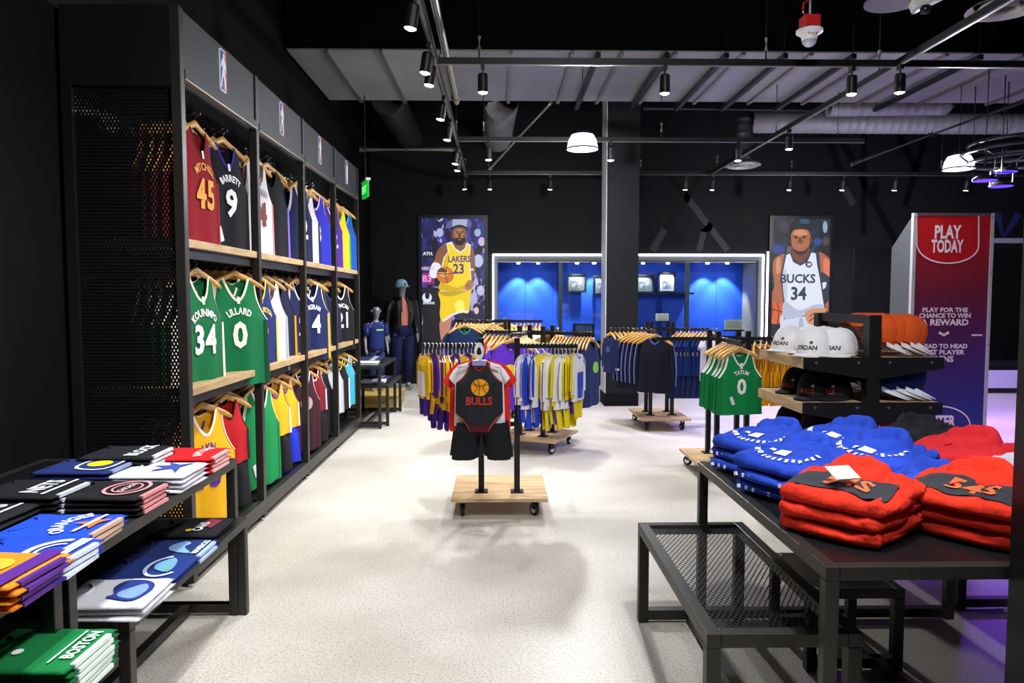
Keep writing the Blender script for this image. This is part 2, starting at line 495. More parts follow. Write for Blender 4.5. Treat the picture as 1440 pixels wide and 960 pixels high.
DZ = 4.0
d0, d1 = at_z(720, 72, DZ).y, at_z(720, 142, DZ).y
dxl = at_z(412, 82, DZ).x
du = empty('rectangular_duct', (0, 0, DZ)); tag(du, 'wide flat galvanised air duct crossing under the ceiling', 'duct')
xs = [dxl, -1.75, -1.2, -.55, 0.12, .75, 1.25, 1.8, 2.5, 3.2, 3.9, 4.6, 5.4, 6.3, 7.2, 8.2, 9.2, XR - .05]
for i in range(len(xs) - 1):
    MB().span((xs[i] + .004, d0, 0), (xs[i + 1] - .004, d1, .02)).build('duct_section', M_DUCT, du, bevel=.006)
    MB().span((xs[i + 1] - .02, d0 - .02, -.03), (xs[i + 1] + .02, d1 + .02, 0)).build('flange', M_STEEL, du)
for x in [1.0, 1.7, 2.3, 2.9, 3.6, 4.9]:
    s_ = empty('unistrut_hanger', (x, 0, DZ)); tag(s_, 'black strut channel slung under the flat duct', 'strut', 'struts under the flat duct')
    MB().bar((0, d0 - .1, -.06), (0, d1 + .12, -.06), .05, .05).build('channel', M_BLACK, s_)
    for y in (d0 - .07, d1 + .09):
        MB().tube([(0, y, -.06), (0, y, ZC - DZ)], .006, 6).build('threaded_rod', M_BLACK, s_)
MB().span((dxl + .01, d0 + .015, .02), (XR - .06, d1 - .015, .6)).build('black_wrap', M_CEIL, du)
# corrugated roof deck behind the duct
dk = empty('roof_deck', (0, 0, ZC - .02)); struct(dk, 'corrugated dark metal roof deck', 'ceiling')
pa, pb = at_z(905, 185, ZC - .05), at_z(1050, 150, ZC - .05)
for i in range(26):
    x = pa.x - .3 + i * .12
    MB().span((x, d1 + .3, -.03), (x + .07, YB - .4, 0)).build('deck_rib', mat('deck_grey', '#34332f', .6), dk)

def spiral_duct(p, q, r, label, m=M_DUCTD, name='spiral_duct'):
    p, q = Vector(p), Vector(q); L = (q - p).length; n = max(4, int(L / .12)); pts = []; rs = []
    for i in range(n + 1):
        for dt, dr in ((0, 0), (.015 / L, .006), (.03 / L, 0)):
            t = min(1, i / n + dt); pts.append(p.lerp(q, t)); rs.append(r + dr)
    return thing_mesh(MB().tube(pts, rs, 20), name, m, label, 'duct', smooth=True)
za = 4.15
p1, p2 = at_z(545, 138, za), at_z(575, 192, za)
spiral_duct(p1, p1.lerp(p2, (12.35 - p1.y) / (p2.y - p1.y)), .22, 'dark spiral duct running behind the flat duct above the shelving')
p1, p2 = at_z(705, 145, za), at_z(697, 215, za)
spiral_duct(p1, p1.lerp(p2, min(1, (12.3 - p1.y) / (p2.y - p1.y))), .23, 'steel spiral duct hanging straight behind the flat duct', M_DUCT)
spiral_duct(at_y(1055, 172, 10.6), at_y(1445, 174, 10.6), .15, 'long violet tinted spiral duct running across the shop', M_DUCT)
spiral_duct(at_y(1165, 152, 9.9), at_y(1330, 150, 9.9), .11, 'short upper spiral duct behind the flat duct', M_DUCT)
spiral_duct(at_y(1046, 212, 10.6), at_y(1046, 168, 10.6), .13, 'short dark duct drop above the round diffuser')
def diffuser(p, r, label):
    o = empty('ceiling_diffuser', p); tag(o, label, 'air diffuser')
    for k in range(4):
        rr = r * (1 - k * .22)
        MB().lathe([(rr, 0), (rr * .8, .05 + .01 * k), (rr * .78, .055 + .01 * k), (rr * .98, .008)], 28, (0, 0, -.02 * (k % 2))).build('ring', mat('diffuser_grey', '#b9b9b5', .5), o, smooth=True)
    MB().lathe([(0, .06), (r * .5, .08), (r * .5, .2)], 20).build('neck', M_DUCTD, o)
diffuser(at_y(1044, 233, 10.6), .26, 'round grey air diffuser over the racks')
q_ = at_z(1415, 12, 3.9); diffuser(q_, .3, 'round grey air diffuser near the security camera')
# pipes
def pipe(p, q, r, m, label, cat='pipe', name='ceiling_pipe'):
    o = empty(name, (0, 0, 0)); tag(o, label, cat)
    MB().tube([p, q], r, 10).build('run', m, o)
    for t in (.02, .5, .98):
        c = Vector(p).lerp(Vector(q), t); d = (Vector(q) - Vector(p)).normalized() * .02
        MB().tube([c - d, c + d], r * 1.5, 10).build('collar', m, o)
    return o
pipe(at_y(506, 210, 11), at_y(640, 210, 11), .035, M_STEEL, 'steel sprinkler pipe above the exit sign')
pipe(at_y(688, 238, 10.5), at_y(776, 143, 9.4), .018, M_STEEL, 'thin slanting brace pole under the ceiling', 'brace', 'brace_pole')
pipe(at_y(905, 152, 10), at_y(1290, 158, 10), .02, M_DUCTD, 'thin dark pipe behind the flat duct')
pipe(at_y(1196, 231, 9.5), at_y(1440, 142, 8.2), .025, M_BLACK, 'black slanting pipe toward the stage lights')

# lighting track
RZ = 3.42
XA = at_z(655, 243, RZ).x; XB = at_z(1000, 243, RZ).x
yr = [at_z(800, y, RZ).y for y in (87, 196, 243)]
def roof(y):
    return DZ if d0 - .1 < y < d1 + .1 else ZC
def rail(p, q, label, name='lighting_track'):
    o = empty(name, (0, 0, 0)); tag(o, label, 'light track')
    MB().bar(p, q, .045, .05).build('channel', M_BLACK, o)
    d = Vector(q) - Vector(p); L = d.length
    MB().bar(Vector(p) - Vector((0, 0, .027)), Vector(q) - Vector((0, 0, .027)), .02, .006).build('conductor_slot', M_STEEL, o)
    for i in range(max(2, int(L / 2.2)) + 1):
        c = Vector(p) + d * ((i + .15) / (max(2, int(L / 2.2)) + .3))
        MB().tube([c, (c.x, c.y, roof(c.y))], .007, 6).build('suspension_rod', M_BLACK, o)
        MB().tube([c + Vector((0, 0, .1)), c + Vector((0, 0, .2))], .016, 8).build('coupler', M_STEEL, o)
    return o
rail((XA, -1.0, RZ), (XA, yr[2] + .3, RZ), 'long black lighting track above the shelving side of the aisle')
rail((XB, -1.0, RZ), (XB, yr[2], RZ), 'long black lighting track above the hoodie table side')
rail((XA, yr[0], RZ), (9.6, yr[0], RZ), 'black lighting track crossing under the flat duct')
rail((XA, yr[1], RZ), (XB + 1.2, yr[1], RZ), 'black lighting track crossing above the column')
rail((XA, yr[2], RZ), (9.6, yr[2], RZ), 'black lighting track crossing before the back wall')
rail((XA - .3, 1.0, RZ), (7.2, 1.0, RZ), 'black lighting track over the front tables')
pipe((XA + .07, -1, RZ + .12), (XA + .07, d0 + .2, RZ + .12), .03, M_STEEL, 'grey conduit running along the lighting track', 'conduit', 'conduit')

HEAD = None
def track_head(x, y, tilt=(0, 0), w=1.0, label='black cylinder spotlight on the lighting track', group='track spotlights', size=95):
    global HEAD
    if HEAD is None:
        HEAD = empty('track_spotlight', (0, 0, 0))
        MB().box((0, 0, -.045), (.03, .06, .04)).tube([(0, 0, -.06), (0, 0, -.12)], .009, 8).build('adapter', M_BLACK, HEAD)
        MB().lathe([(0, -.10), (.036, -.10), (.042, -.112), (.042, -.25), (.038, -.25), (.037, -.244)], 20).build('housing', M_BLACK, HEAD, smooth=False)
        MB().lathe([(0, -.240), (.037, -.244), (.037, -.25), (.025, -.257), (0, -.260)], 20).build('lens', M_LENS, HEAD)
        o = HEAD
    else:
        o = copy_tree(HEAD)
        for ch in list(o.children):
            if ch.type == 'LIGHT': bpy.data.objects.remove(ch)
    o.location = (x, y, RZ); o.rotation_euler = (tilt[0], tilt[1], 0)
    tag(o, label, 'spotlight', group)
    ld = bpy.data.lights.new('spot', 'SPOT'); ld.energy = SPOT_W * w; ld.spot_size = R(size); ld.spot_blend = 1.0; ld.shadow_soft_size = .036
    ld.color = (.95, .97, 1.0)
    lo = bpy.data.objects.new('spot', ld); COL.objects.link(lo); lo.parent = o; lo.location = (0, 0, -.275)
    return o
def head_px(px_, py_, axis, v, **k):
    """a head hangs about 0.17 below its track; find where along it the pixel falls"""
    if axis == 'y':       # track along Y at x = v
        p = at_z(px_, py_, RZ - .18); track_head(v, p.y, **k)
    else:
        p = at_y(px_, py_, v); track_head(p.x, v, **k)
ml = dict(label='black cylinder spotlight on the long track beside the shelving', group='spotlights beside the shelving', tilt=(0, R(9)))
for px_, py_ in ((595, 25), (613, 90), (618, 108), (629, 158), (635, 188), (643, 223), (648, 233)):
    head_px(px_, py_, 'y', XA, **ml)
for px_ in (679, 935, 1198):
    head_px(px_, 108, 'x', yr[0], label='black cylinder spotlight on the track crossing under the flat duct', group='spotlights under the flat duct')
head_px(1235, 118, 'y', XB, label='black cylinder spotlight on the long track above the hoodie side', group='spotlights above the hoodie side')
head_px(1086, 201, 'y', XB, label='black cylinder spotlight on the long track above the hoodie side', group='spotlights above the hoodie side')
for px_ in (687, 859, 1038):
    head_px(px_, 208, 'x', yr[1], label='black cylinder spotlight on the track above the column', group='spotlights above the column')
for px_ in (653, 689, 774, 965, 1003, 1112, 1187, 1261, 1362):
    head_px(px_, 253, 'x', yr[2], label='black cylinder spotlight on the track before the back wall', group='spotlights before the back wall', w=.55, tilt=(R(14), 0))
fr = dict(label='black cylinder spotlight on the track over the front tables', group='spotlights over the front tables')
for x in (.5, 1.3, 2.3):
    track_head(x, 1.0, tilt=(R(22), 0), w=.8, **fr)
track_head(-.75, 1.0, tilt=(R(20), R(22)), w=1.0, **fr)
for y in (2.2, 3.2):
    track_head(XA, y, **dict(ml, tilt=(0, R(24))), w=.9)

# dome pendants
def pendant(p, r, label):
    o = empty('dome_pendant', p); tag(o, label, 'pendant lamp')
    prof = [(r * .42, r * 1.0), (r * .72, r * .92), (r * .92, r * .55), (r * 1.02, 0), (r * .99, 0), (r * .88, r * .54), (r * .68, r * .88), (r * .42, r * .96)]
    MB().lathe(prof, 28).build('shade', glow('#e9eefc', 2.2), o, smooth=True)
    MB().lathe([(0, r * 1.25), (r * .3, r * 1.25), (r * .46, r * 1.0), (r * .46, r * .95), (0, r * .95)], 20).build('cap', M_BLACK, o)
    MB().lathe([(0, r * .55), (r * .3, r * .5), (r * .34, r * .25), (0, r * .2)], 20).build('bulb', glow('#ffffff', 25.0), o, smooth=True)
    MB().tube([(0, 0, r * 1.2), (0, 0, roof(p[1]) - p[2])], .006, 6).build('cord', M_BLACK, o)
    MB().lathe([(r * 1.02, -.004), (r * 1.045, 0), (r * 1.02, .012)], 28).build('rim', M_BLACK, o)
    ld = bpy.data.lights.new('bulb_light', 'POINT'); ld.energy = DOME_W; ld.shadow_soft_size = .1; ld.color = (.96, .98, 1)
    lo = bpy.data.objects.new('bulb_light', ld); COL.objects.link(lo); lo.parent = o; lo.location = (0, 0, -.03)
pendant(at_y(819, 210, 7.9), .165, 'white glowing dome pendant beside the column')
pendant(at_y(1348, 238, 8.6), .165, 'white glowing dome pendant near the violet stage lights')
pendant((.9, 1.9, 3.6), .165, 'white glowing dome pendant over the front of the aisle')

# violet stage lights on a round truss
for i, (x, y) in enumerate(((1385, 254), (1408, 262), (1414, 242))):
    p = at_y(x, y, 8.0 + .25 * i)
    o = empty('stage_light', p); tag(o, 'round flat violet stage light under the hoop truss', 'stage light', 'violet stage lights')
    MB().lathe([(0, .05), (.09, .05), (.125, .02), (.125, 0), (.118, 0)], 24).build('housing', M_BLACK, o)
    MB().lathe([(0, -.002), (.118, -.002), (.118, .0)], 24).build('lens', glow('#4a28ff', 3.5), o)
    MB().tube([(-.13, 0, .02), (-.13, 0, .16), (.13, 0, .16), (.13, 0, .02)], .008, 6).build('yoke', M_BLACK, o)
    MB().tube([(0, 0, .16), (0, 0, roof(p.y) - p.z)], .008, 6).build('drop_rod', M_BLACK, o)
    ld = bpy.data.lights.new('violet', 'SPOT'); ld.energy = PURPLE_W; ld.spot_size = R(150); ld.spot_blend = .6; ld.shadow_soft_size = .1; ld.color = (.28, .07, 1)
    lo = bpy.data.objects.new('violet', ld); COL.objects.link(lo); lo.parent = o; lo.location = (0, 0, -.02)
for i, (x, y) in enumerate(((5.2, 4.0), (4.6, 2.6))):
    o = empty('stage_light', (x, y, 3.0)); tag(o, 'round flat violet stage light over the floor beside the hoodie table', 'stage light', 'violet side lights')
    MB().lathe([(0, .05), (.09, .05), (.125, .02), (.125, 0), (.118, 0)], 24).build('housing', M_BLACK, o)
    MB().lathe([(0, -.002), (.118, -.002), (.118, .0)], 24).build('lens', glow('#4a28ff', 3.5), o)
    MB().tube([(0, 0, .05), (0, 0, ZC - 3.0)], .008, 6).build('drop_rod', M_BLACK, o)
    ld = bpy.data.lights.new('violet', 'SPOT'); ld.energy = PURPLE_W * .42; ld.spot_size = R(120); ld.spot_blend = .6; ld.shadow_soft_size = .1; ld.color = (.28, .07, 1)
    lo = bpy.data.objects.new('violet', ld); COL.objects.link(lo); lo.parent = o; lo.location = (0, 0, -.02)
hp = at_y(1440, 232, 8.2)
ht = empty('hoop_truss', hp); tag(ht, 'black round hoop truss carrying the violet stage lights', 'truss')
for k, rr, dz_ in ((0, .55, .1), (1, .62, .0), (2, .55, -.1)):
    MB().tube([(rr * math.cos(t * PI / 16), rr * math.sin(t * PI / 16), dz_ + .15) for t in range(33)], .018, 8).build('hoop', mat('violet_steel', '#34343c', .35, .6), ht)
for t in range(8):
    a = t * PI / 4
    MB().tube([(.55 * math.cos(a), .55 * math.sin(a), .25), (.62 * math.cos(a + .3), .62 * math.sin(a + .3), .15), (.55 * math.cos(a + .5), .55 * math.sin(a + .5), .05)], .01, 6).build('lattice_bar', M_BLACK, ht)
for t in range(3):
    a = t * 2 * PI / 3
    MB().tube([(.55 * math.cos(a), .55 * math.sin(a), .25), (.55 * math.cos(a), .55 * math.sin(a), roof(hp.y) - hp.z)], .008, 6).build('suspension_rod', M_BLACK, ht)

# fire strobe
fp = at_y(1138, 57, 5.2)
fs = empty('fire_strobe', fp); tag(fs, 'white round fire strobe under a red box hung from the ceiling', 'fire alarm')
MB().lathe([(0, 0), (.05, .0), (.055, .03), (.09, .055), (.09, .07), (.05, .085), (0, .085)], 26).build('base', M_WHITEP, fs, smooth=False)
MB().lathe([(0, -.045), (.025, -.04), (.045, -.02), (.05, 0)], 20).build('lens', mat('strobe_lens', '#cfd6dc', .12, .4), fs, smooth=True)
MB().box((0, 0, .125), (.11, .11, .08)).build('backbox', mat('fire_red', '#c01914', .45), fs, bevel=.004)
MB().tube([(0, 0, .16), (0, 0, ZC - fp.z)], .012, 8).build('conduit', M_STEEL, fs)
MB().tube([(-.03, 0, .16), (-.05, 0, .2), (-.045, 0, .26), (-.01, 0, .28), (0, 0, .25)], .006, 6).build('cable', mat('fire_red', '#c01914'), fs)
vv, ff = text_geo('FIRE', .035, .01, spacing=1.15)
MB().add([(v.x, -.062, v.y + .035) for v in vv], ff).build('lettering', ink('#a01010'), fs)
# security camera
sp = at_y(1270, 8, 4.6)
so = empty('security_camera', sp); tag(so, 'twin lens ceiling security camera on a round plate', 'camera')
MB().lathe([(0, .03), (.17, .03), (.17, .018), (0, .018)], 28, (-.06, 0, 0)).build('mount_plate', mat('camera_grey', '#5a5966', .5), so)
MB().bar((.04, -.02, -.02), (.22, -.08, .06), .1, .07).build('body', mat('camera_shell', '#a9a69f', .4), so, bevel=.012)
for q_ in ((.1, -.07, -.05), (.24, -.1, .04)):
    MB().lathe([(0, -.03), (.028, -.02), (.032, .02), (0, .03)], 16, q_).build('lens', mat('dark_lens', '#1a1524', .1), so, smooth=True)
MB().tube([(-.06, 0, .03), (-.06, 0, ZC - sp.z)], .012, 8).build('conduit', M_BLACK, so)
# exit sign
ep = at_y(514, 267, 9.2)
eo = empty('exit_sign', ep, R(-68)); tag(eo, 'green glowing exit sign hanging at the end of the shelving', 'sign')
MB().box((0, 0, 0), (.30, .03, .2)).build('panel', glow('#12a52a', 1.1), eo, bevel=.004)
MB().box((0, 0, .115), (.33, .06, .03)).build('canopy', M_WHITEP, eo)
MB().tube([(0, 0, .12), (0, 0, roof(ep.y) - ep.z)], .008, 6).build('stem', M_BLACK, eo)
vv, ff = text_geo('EXIT', .13, .012)
MB().add([(v.x, -.018, v.y) for v in vv], ff).build('lettering', glow('#7dff8a', 2.0), eo)
# ------------------------------------------------------------------ wire mesh and tables
def diamond_mesh(w, h, cw_, ch, t, plane='XZ'):
    """expanded metal: a lattice of slim diagonal strands filling w x h"""
    mb = MB(); nx, ny = int(w / cw_), int(h / ch)
    cw_, ch = w / nx, h / ny
    M = (lambda a, b_, c: (a, c, b_)) if plane == 'XZ' else (lambda a, b_, c: (a, b_, c))
    def strand(x0, y0, x1, y1):
        d = Vector((x1 - x0, y1 - y0)).normalized(); n = Vector((-d.y, d.x)) * t / 2
        q = [(x0 + n.x, y0 + n.y), (x0 - n.x, y0 - n.y), (x1 - n.x, y1 - n.y), (x1 + n.x, y1 + n.y)]
        mb.add([M(a, b_, t * .35) for a, b_ in q] + [M(a, b_, -t * .35) for a, b_ in q], [(0, 1, 2, 3), (7, 6, 5, 4), (0, 4, 5, 1), (2, 6, 7, 3)])
    for i in range(nx):
        for j in range(ny):
            x, y = i * cw_, j * ch
            strand(x, y + ch / 2, x + cw_ / 2, y); strand(x + cw_ / 2, y, x + cw_, y + ch / 2)
            strand(x, y + ch / 2, x + cw_ / 2, y + ch); strand(x + cw_ / 2, y + ch, x + cw_, y + ch / 2)
    return mb

def table(name, x0, x1, y0, y1, h, label, cat, top='solid', tb=.04, stretch='H', group=None):
    o = empty(name, ((x0 + x1) / 2, (y0 + y1) / 2, 0)); tag(o, label, cat, group)
    w, l = (x1 - x0) / 2, (y1 - y0) / 2; t = tb / 2
    for sx in (-1, 1):
        for sy in (-1, 1):
            MB().span((sx * w, sy * l, 0), (sx * (w - tb), sy * (l - tb), h - tb)).build('leg', M_FRAME, o, bevel=.003)
    mb = MB()
    for sx in (-1, 1): mb.span((sx * w, -l, h - tb), (sx * (w - tb), l, h))
    for sy in (-1, 1): mb.span((-w + tb, sy * l, h - tb), (w - tb, sy * (l - tb), h))
    mb.build('top_frame', M_FRAME, o, bevel=.003)
    if top == 'solid':
        MB().span((-w + tb, -l + tb, h - .02), (w - tb, l - tb, h - .001)).build('table_top', M_BLACK2, o)
    else:
        m_ = diamond_mesh(2 * w - 2 * tb, 2 * l - 2 * tb, .019, .034, .0034, 'XY').build('wire_mesh_top', M_BLACK, o)
        m_.location = (-w + tb, -l + tb, h - .012); m_['kind'] = 'stuff'
    for sy in (-1, 1):
        MB().span((-w + tb, sy * l, .015), (w - tb, sy * (l - tb), .015 + tb)).build('stretcher', M_FRAME, o)
    if stretch == 'H':
        MB().span((-t, -l + tb, .015), (t, l - tb, .015 + tb)).build('stretcher', M_FRAME, o)
    return o

TZ, BZ = .745, .46
lx = at_z(325, 645, TZ); ln = at_z(100, 793, TZ)
LTX = (lx.x + ln.x) / 2
table('display_table', XL + .06, LTX, ln.y + .02, lx.y + .02, TZ, 'black steel table of folded tees against the shelving end panel', 'table')
table('display_table', XL + .06, LTX, .75, ln.y - .01, TZ, 'black steel table holding the blue and orange tees', 'table')
bx = at_z(348, 727, BZ); bn = at_z(200, 872, BZ)
LBX = bx.x
table('nesting_bench', LTX - .52, LBX, bn.y, bx.y, BZ, 'low black nesting bench holding navy and white folded tees', 'bench')
table('nesting_bench', LTX - .52, at_z(137, 926, BZ).x, .95, at_z(137, 926, BZ).y, BZ, 'low black nesting bench holding the green tees', 'bench')
rf, rn = at_z(977, 648, TZ), at_z(1172, 797, TZ)
RTX0, RTX1, RTY0, RTY1 = rn.x - .02, 2.12, rn.y, rf.y
table('display_table', RTX0, RTX1, RTY0, RTY1, TZ, 'large black steel table covered with folded hoodies', 'table')
mn, mf = at_z(984, 892, BZ), at_z(897, 734, BZ)
MBX0, MBX1 = mf.x, at_z(1045, 734, BZ).x
table('nesting_bench', MBX0, MBX1, mn.y, mf.y, BZ, 'low black bench with an open wire mesh top beside the hoodie table', 'bench', 'mesh', .045)
table('nesting_bench', MBX1 + .1, 1.62, 2.8, 3.22, .34, 'low dark bench tucked under the hoodie table', 'bench')
table('display_table', 2.2, 3.0, 2.2, 3.4, .70, 'black steel table behind the hoodie table with an empty top', 'table')
# far pair beside the mannequins
ta, tb_ = at_z(535, 603, 0), at_z(562, 579, 0)
table('display_table', XL + .1, ta.x + .01, ta.y, tb_.y, .72, 'small black two tier table in front of the mannequins', 'table', tb=.035)
table('nesting_bench', ta.x - .45, at_z(547, 599, 0).x, at_z(547, 599, 0).y, at_z(565, 578, 0).y, .48, 'low black bench nested under the table by the mannequins', 'bench', tb=.035)

# ------------------------------------------------------------------ jersey shelving: four bays
SX, SBK = -1.58, XL + .03                       # front and back of the shelving
BY = [3.70, 4.83, 5.96, 7.09, 8.22]
Z_FT, Z_FB, Z_S1, Z_S2, Z_DK = 2.94, 2.60, 1.80, 1.03, .13
BAYNAME = ['bay by the mesh panel', 'second bay from the mesh panel', 'third bay from the mesh panel', 'bay by the exit sign']
M_PERF = mat('perforated_back', '#26272a', .5, .3)
def emblem(parent, x, y, z):
    """upright badge, half blue and half red, with a white running figure"""
    w, h = .048, .118
    def rr(sx0, sx1):
        p = []
        r_ = .016
        for cx_, cz_, a0 in ((sx1 - r_, h - r_, 0), (sx0 + r_, h - r_, PI / 2), (sx0 + r_, -h + r_, PI), (sx1 - r_, -h + r_, 1.5 * PI)):
            p += [(cx_ + r_ * math.cos(a0 + k * PI / 8), cz_ + r_ * math.sin(a0 + k * PI / 8)) for k in range(5)]
        return p
    def put(poly, d, m, name, par):
        n = len(poly)
        return MB().add([(x + d, y + u, z + v) for u, v in poly] + [(x, y + u, z + v) for u, v in poly],
                        [tuple(range(n))] + [(i, (i + 1) % n, n + (i + 1) % n, n + i) for i in range(n)]).build(name, m, par)
    e = put(rr(-w, w), .006, mat('badge_white', '#f2f2f4', .4), 'badge', parent)
    put([(u, v * .96) for u, v in [(-w * .88, -h * .97), (0, -h * .97), (0, h * .97), (-w * .88, h * .97)]], .0075, mat('badge_blue', '#1d3f9c', .4), 'badge_half', e)
    put([(u, v * .96) for u, v in [(0, -h * .97), (w * .88, -h * .97), (w * .88, h * .97), (0, h * .97)]], .0075, mat('badge_red', '#c8202f', .4), 'badge_half', e)
    fig = [(-.004, .092), (.012, .1), (.018, .083), (.014, .068), (.03, .045), (.034, .01), (.03, -.012), (.024, .008), (.018, .02), (.012, -.002), (.026, -.045), (.03, -.1), (.016, -.1), (.008, -.055), (-.008, -.03), (-.024, -.06), (-.036, -.1), (-.044, -.095), (-.03, -.045), (-.016, .0), (-.018, .035), (-.034, .012), (-.04, .02), (-.024, .058), (-.004, .072)]
    put([(q.x, q.y) for q in smooth_poly(fig, 2)], .009, mat('badge_white', '#f2f2f4', .4), 'badge_figure', e)

for bi in range(4):
    y0, y1 = BY[bi], BY[bi + 1]
    o = empty('shelving_bay', ((SX + SBK) / 2, (y0 + y1) / 2, 0)); tag(o, 'tall black jersey shelving ' + BAYNAME[bi], 'shelving', 'jersey shelving bays')
    X0, X1, Y0, Y1 = SBK - o.location.x, SX - o.location.x, y0 - o.location.y, y1 - o.location.y
    pw = .05
    MB().span((X1 - pw, Y0, 0.02), (X1, Y0 + pw, Z_FT)).build('front_post', M_FRAME, o, bevel=.003)
    MB().span((X0, Y0, 0.02), (X0 + pw, Y0 + pw, Z_FT)).build('rear_post', M_BLACK, o)
    if bi == 3:
        MB().span((X1 - pw, Y1, 0.02), (X1, Y1 + pw, Z_FT)).build('front_post', M_FRAME, o, bevel=.003)
        MB().span((X0, Y1, 0.02), (X0 + pw, Y1 + pw, Z_FT)).build('rear_post', M_BLACK, o)
        e2 = diamond_mesh(X1 - X0 - 2 * pw, Z_FB - .2, .022, .05, .006).build('mesh_end_panel', M_BLACK, o)
        e2.location = (X0 + pw, Y1 + .02, .15); e2['kind'] = 'stuff'
    fp_ = MB().span((X1 - .035, Y0 + pw + .002, Z_FB + .05), (X1 - .012, Y1 - .002, Z_FT)).build('fascia', M_FASCIA, o, bevel=.002)
    MB().span((X1 - .04, Y0 + pw, Z_FB), (X1 + .004, Y1, Z_FB + .045)).build('header_rail', M_FASCIA, o)
    MB().span((X1 - .03, Y0 + pw, Z_FB - .008), (X1 + .006, Y1, Z_FB)).build('header_lip', M_STEEL, o)
    emblem(fp_, X1 - .012, 0 + pw / 2, (Z_FT + Z_FB) / 2 + .03)
    MB().span((X0 + .03, Y0 + pw, .1), (X0 + .045, Y1, Z_FT)).build('back_panel', M_PERF, o)
    for z in (Z_S1, Z_S2):
        MB().span((X0 + .05, Y0 + pw + .004, z - .042), (X1 - .012, Y1 - .004, z)).build('wood_shelf', M_PLY_Y, o, bevel=.002)
        MB().bar((X1 - .06, Y0 + pw, z - .07), (X1 - .06, Y1, z - .07), .03, .05).build('shelf_rail', M_BLACK, o)
    MB().span((X0 + .05, Y0 + pw, .06), (X1 - .02, Y1, Z_DK)).build('deck', M_BLACK2, o)
    MB().span((X1 - .045, Y0 + pw, .05), (X1, Y1, .14)).build('base_rail', M_FRAME, o)
    for yy in (Y0 + .03,):
        MB().lathe([(0, 0), (.02, 0), (.02, .015), (.008, .02), (.008, .05), (0, .05)], 12, (X1 - .025, yy, 0)).build('levelling_foot', M_CHROME, o)
    if bi == 0:
        e1 = diamond_mesh(X1 - X0 - 2 * pw, Z_FB - .2, .018, .034, .0075).build('mesh_end_panel', M_BLACK, o)
        e1.location = (X0 + pw, Y0 + .02, .15); e1['kind'] = 'stuff'
        MB().span((X0 + pw, Y0, .1), (X1 - pw, Y0 + .04, .15)).build('end_frame', M_BLACK, o)
        MB().span((X0 + pw, Y0, Z_FB - .05), (X1 - pw, Y0 + .04, Z_FT)).build('end_frame', M_BLACK, o)
    BAYS = globals().setdefault('BAYS', []); BAYS.append(o)

# ------------------------------------------------------------------ rolling racks
def rack(loc, rz, label, posts, arms, size=(.65, .65), top=1.22, group='wheeled plywood racks', pw=.04):
    """posts: list of (x, y); arms: list of (x0, y0, x1, y1, z), in the rack's own axes"""
    o = empty('rolling_rack', loc, rz); tag(o, label, 'clothes rack', group)
    w, l = size[0] / 2, size[1] / 2
    MB().span((-w, -l, .118), (w, l, .142)).build('plywood_base', M_PLY, o, bevel=.002)
    for sx in (-1, 1):
        for sy in (-1, 1):
            cx_, cy_ = sx * (w - .075), sy * (l - .075); a = random.uniform(-.8, .8)
            c = MB()
            c.box((cx_, cy_, .114), (.06, .06, .008))
            rot = Matrix.Rotation(a, 3, 'Z')
            for k in (-.016, .016):
                c.box(Vector((cx_, cy_, .08)) + rot @ Vector((k, .012, 0)), (.004, .035, .062), rot)
            co = c.build('caster', M_BLACK, o)
            wr = Matrix.Rotation(a, 3, 'Z') @ Matrix.Rotation(PI / 2, 3, 'Y')
            wc = Vector((cx_, cy_, .042)) + rot @ Vector((0, .02, 0))
            MB().lathe([(.018, -.012), (.038, -.012), (.042, -.008), (.042, .008), (.038, .012), (.018, .012)], 18, wc, wr).build('wheel', M_RUBBER, co)
            MB().lathe([(0, -.0135), (.02, -.0135), (.024, -.0125), (.024, .0125), (.02, .0135), (0, .0135)], 14, wc, wr).build('hub', M_CHROME, co)
    for x, y in posts:
        po = MB().span((x - pw / 2, y - pw / 2, .142), (x + pw / 2, y + pw / 2, top)).build('post', M_BLACK, o, bevel=.002)
        MB().box((x, y, .146), (pw + .05, pw + .05, .008)).build('foot_plate', M_BLACK, po)
    for x0, y0, x1, y1, z in arms:
        MB().bar((x0, y0, z), (x1, y1, z), .016, .032).build('arm', M_BLACK, o)
    return o

KR = empty  # keep name space simple
k1, k2 = at_z(634, 704, .13), at_z(640, 670, .13)
KC = Vector(((k1.x + at_z(770.6, 704, .13).x) / 2, (k1.y + k2.y) / 2, 0))
KP = at_z(677, 691, .142); KQ = at_z(727, 691, .142)
kp, kq = KP - KC, KQ - KC
AZ = 1.165
rack(KC, 0, 'wheeled plywood rack hung with infant outfits', [(kp.x, kp.y), (kq.x, kq.y)],
     [(kp.x, kp.y, kp.x - .40, kp.y, AZ), (kq.x, kq.y, kq.x + .42, kq.y, AZ), (kp.x, kp.y, kp.x, kp.y - .5, AZ), (kq.x, kq.y, kq.x, kq.y + .42, AZ), (kp.x, kp.y, kq.x, kq.y, .62)], (k1.x * -2 + 2 * KC.x, k2.y - k1.y))
R3A = R(-26)
R3 = Vector((.37, 7.2, 0))
SQ = [(-.125, -.125), (.125, -.125), (-.125, .125), (.125, .125)]
def cross_arms(z, L=.58):
    return [(.125, 0, L, 0, z), (-.125, 0, -L, 0, z), (0, -.125, 0, -L, z), (0, .125, 0, L, z), (-.125, -.125, .125, -.125, z), (-.125, .125, .125, .125, z), (-.125, -.125, -.125, .125, z), (.125, -.125, .125, .125, z)]
rack(R3, R3A, 'wheeled plywood rack of purple and navy tees turned at an angle', SQ, cross_arms(1.15))
R4 = Vector((-.02, 9.25, 0))
rack(R4, R(-12), 'wheeled plywood rack of navy tees before the counter', SQ, cross_arms(1.2))
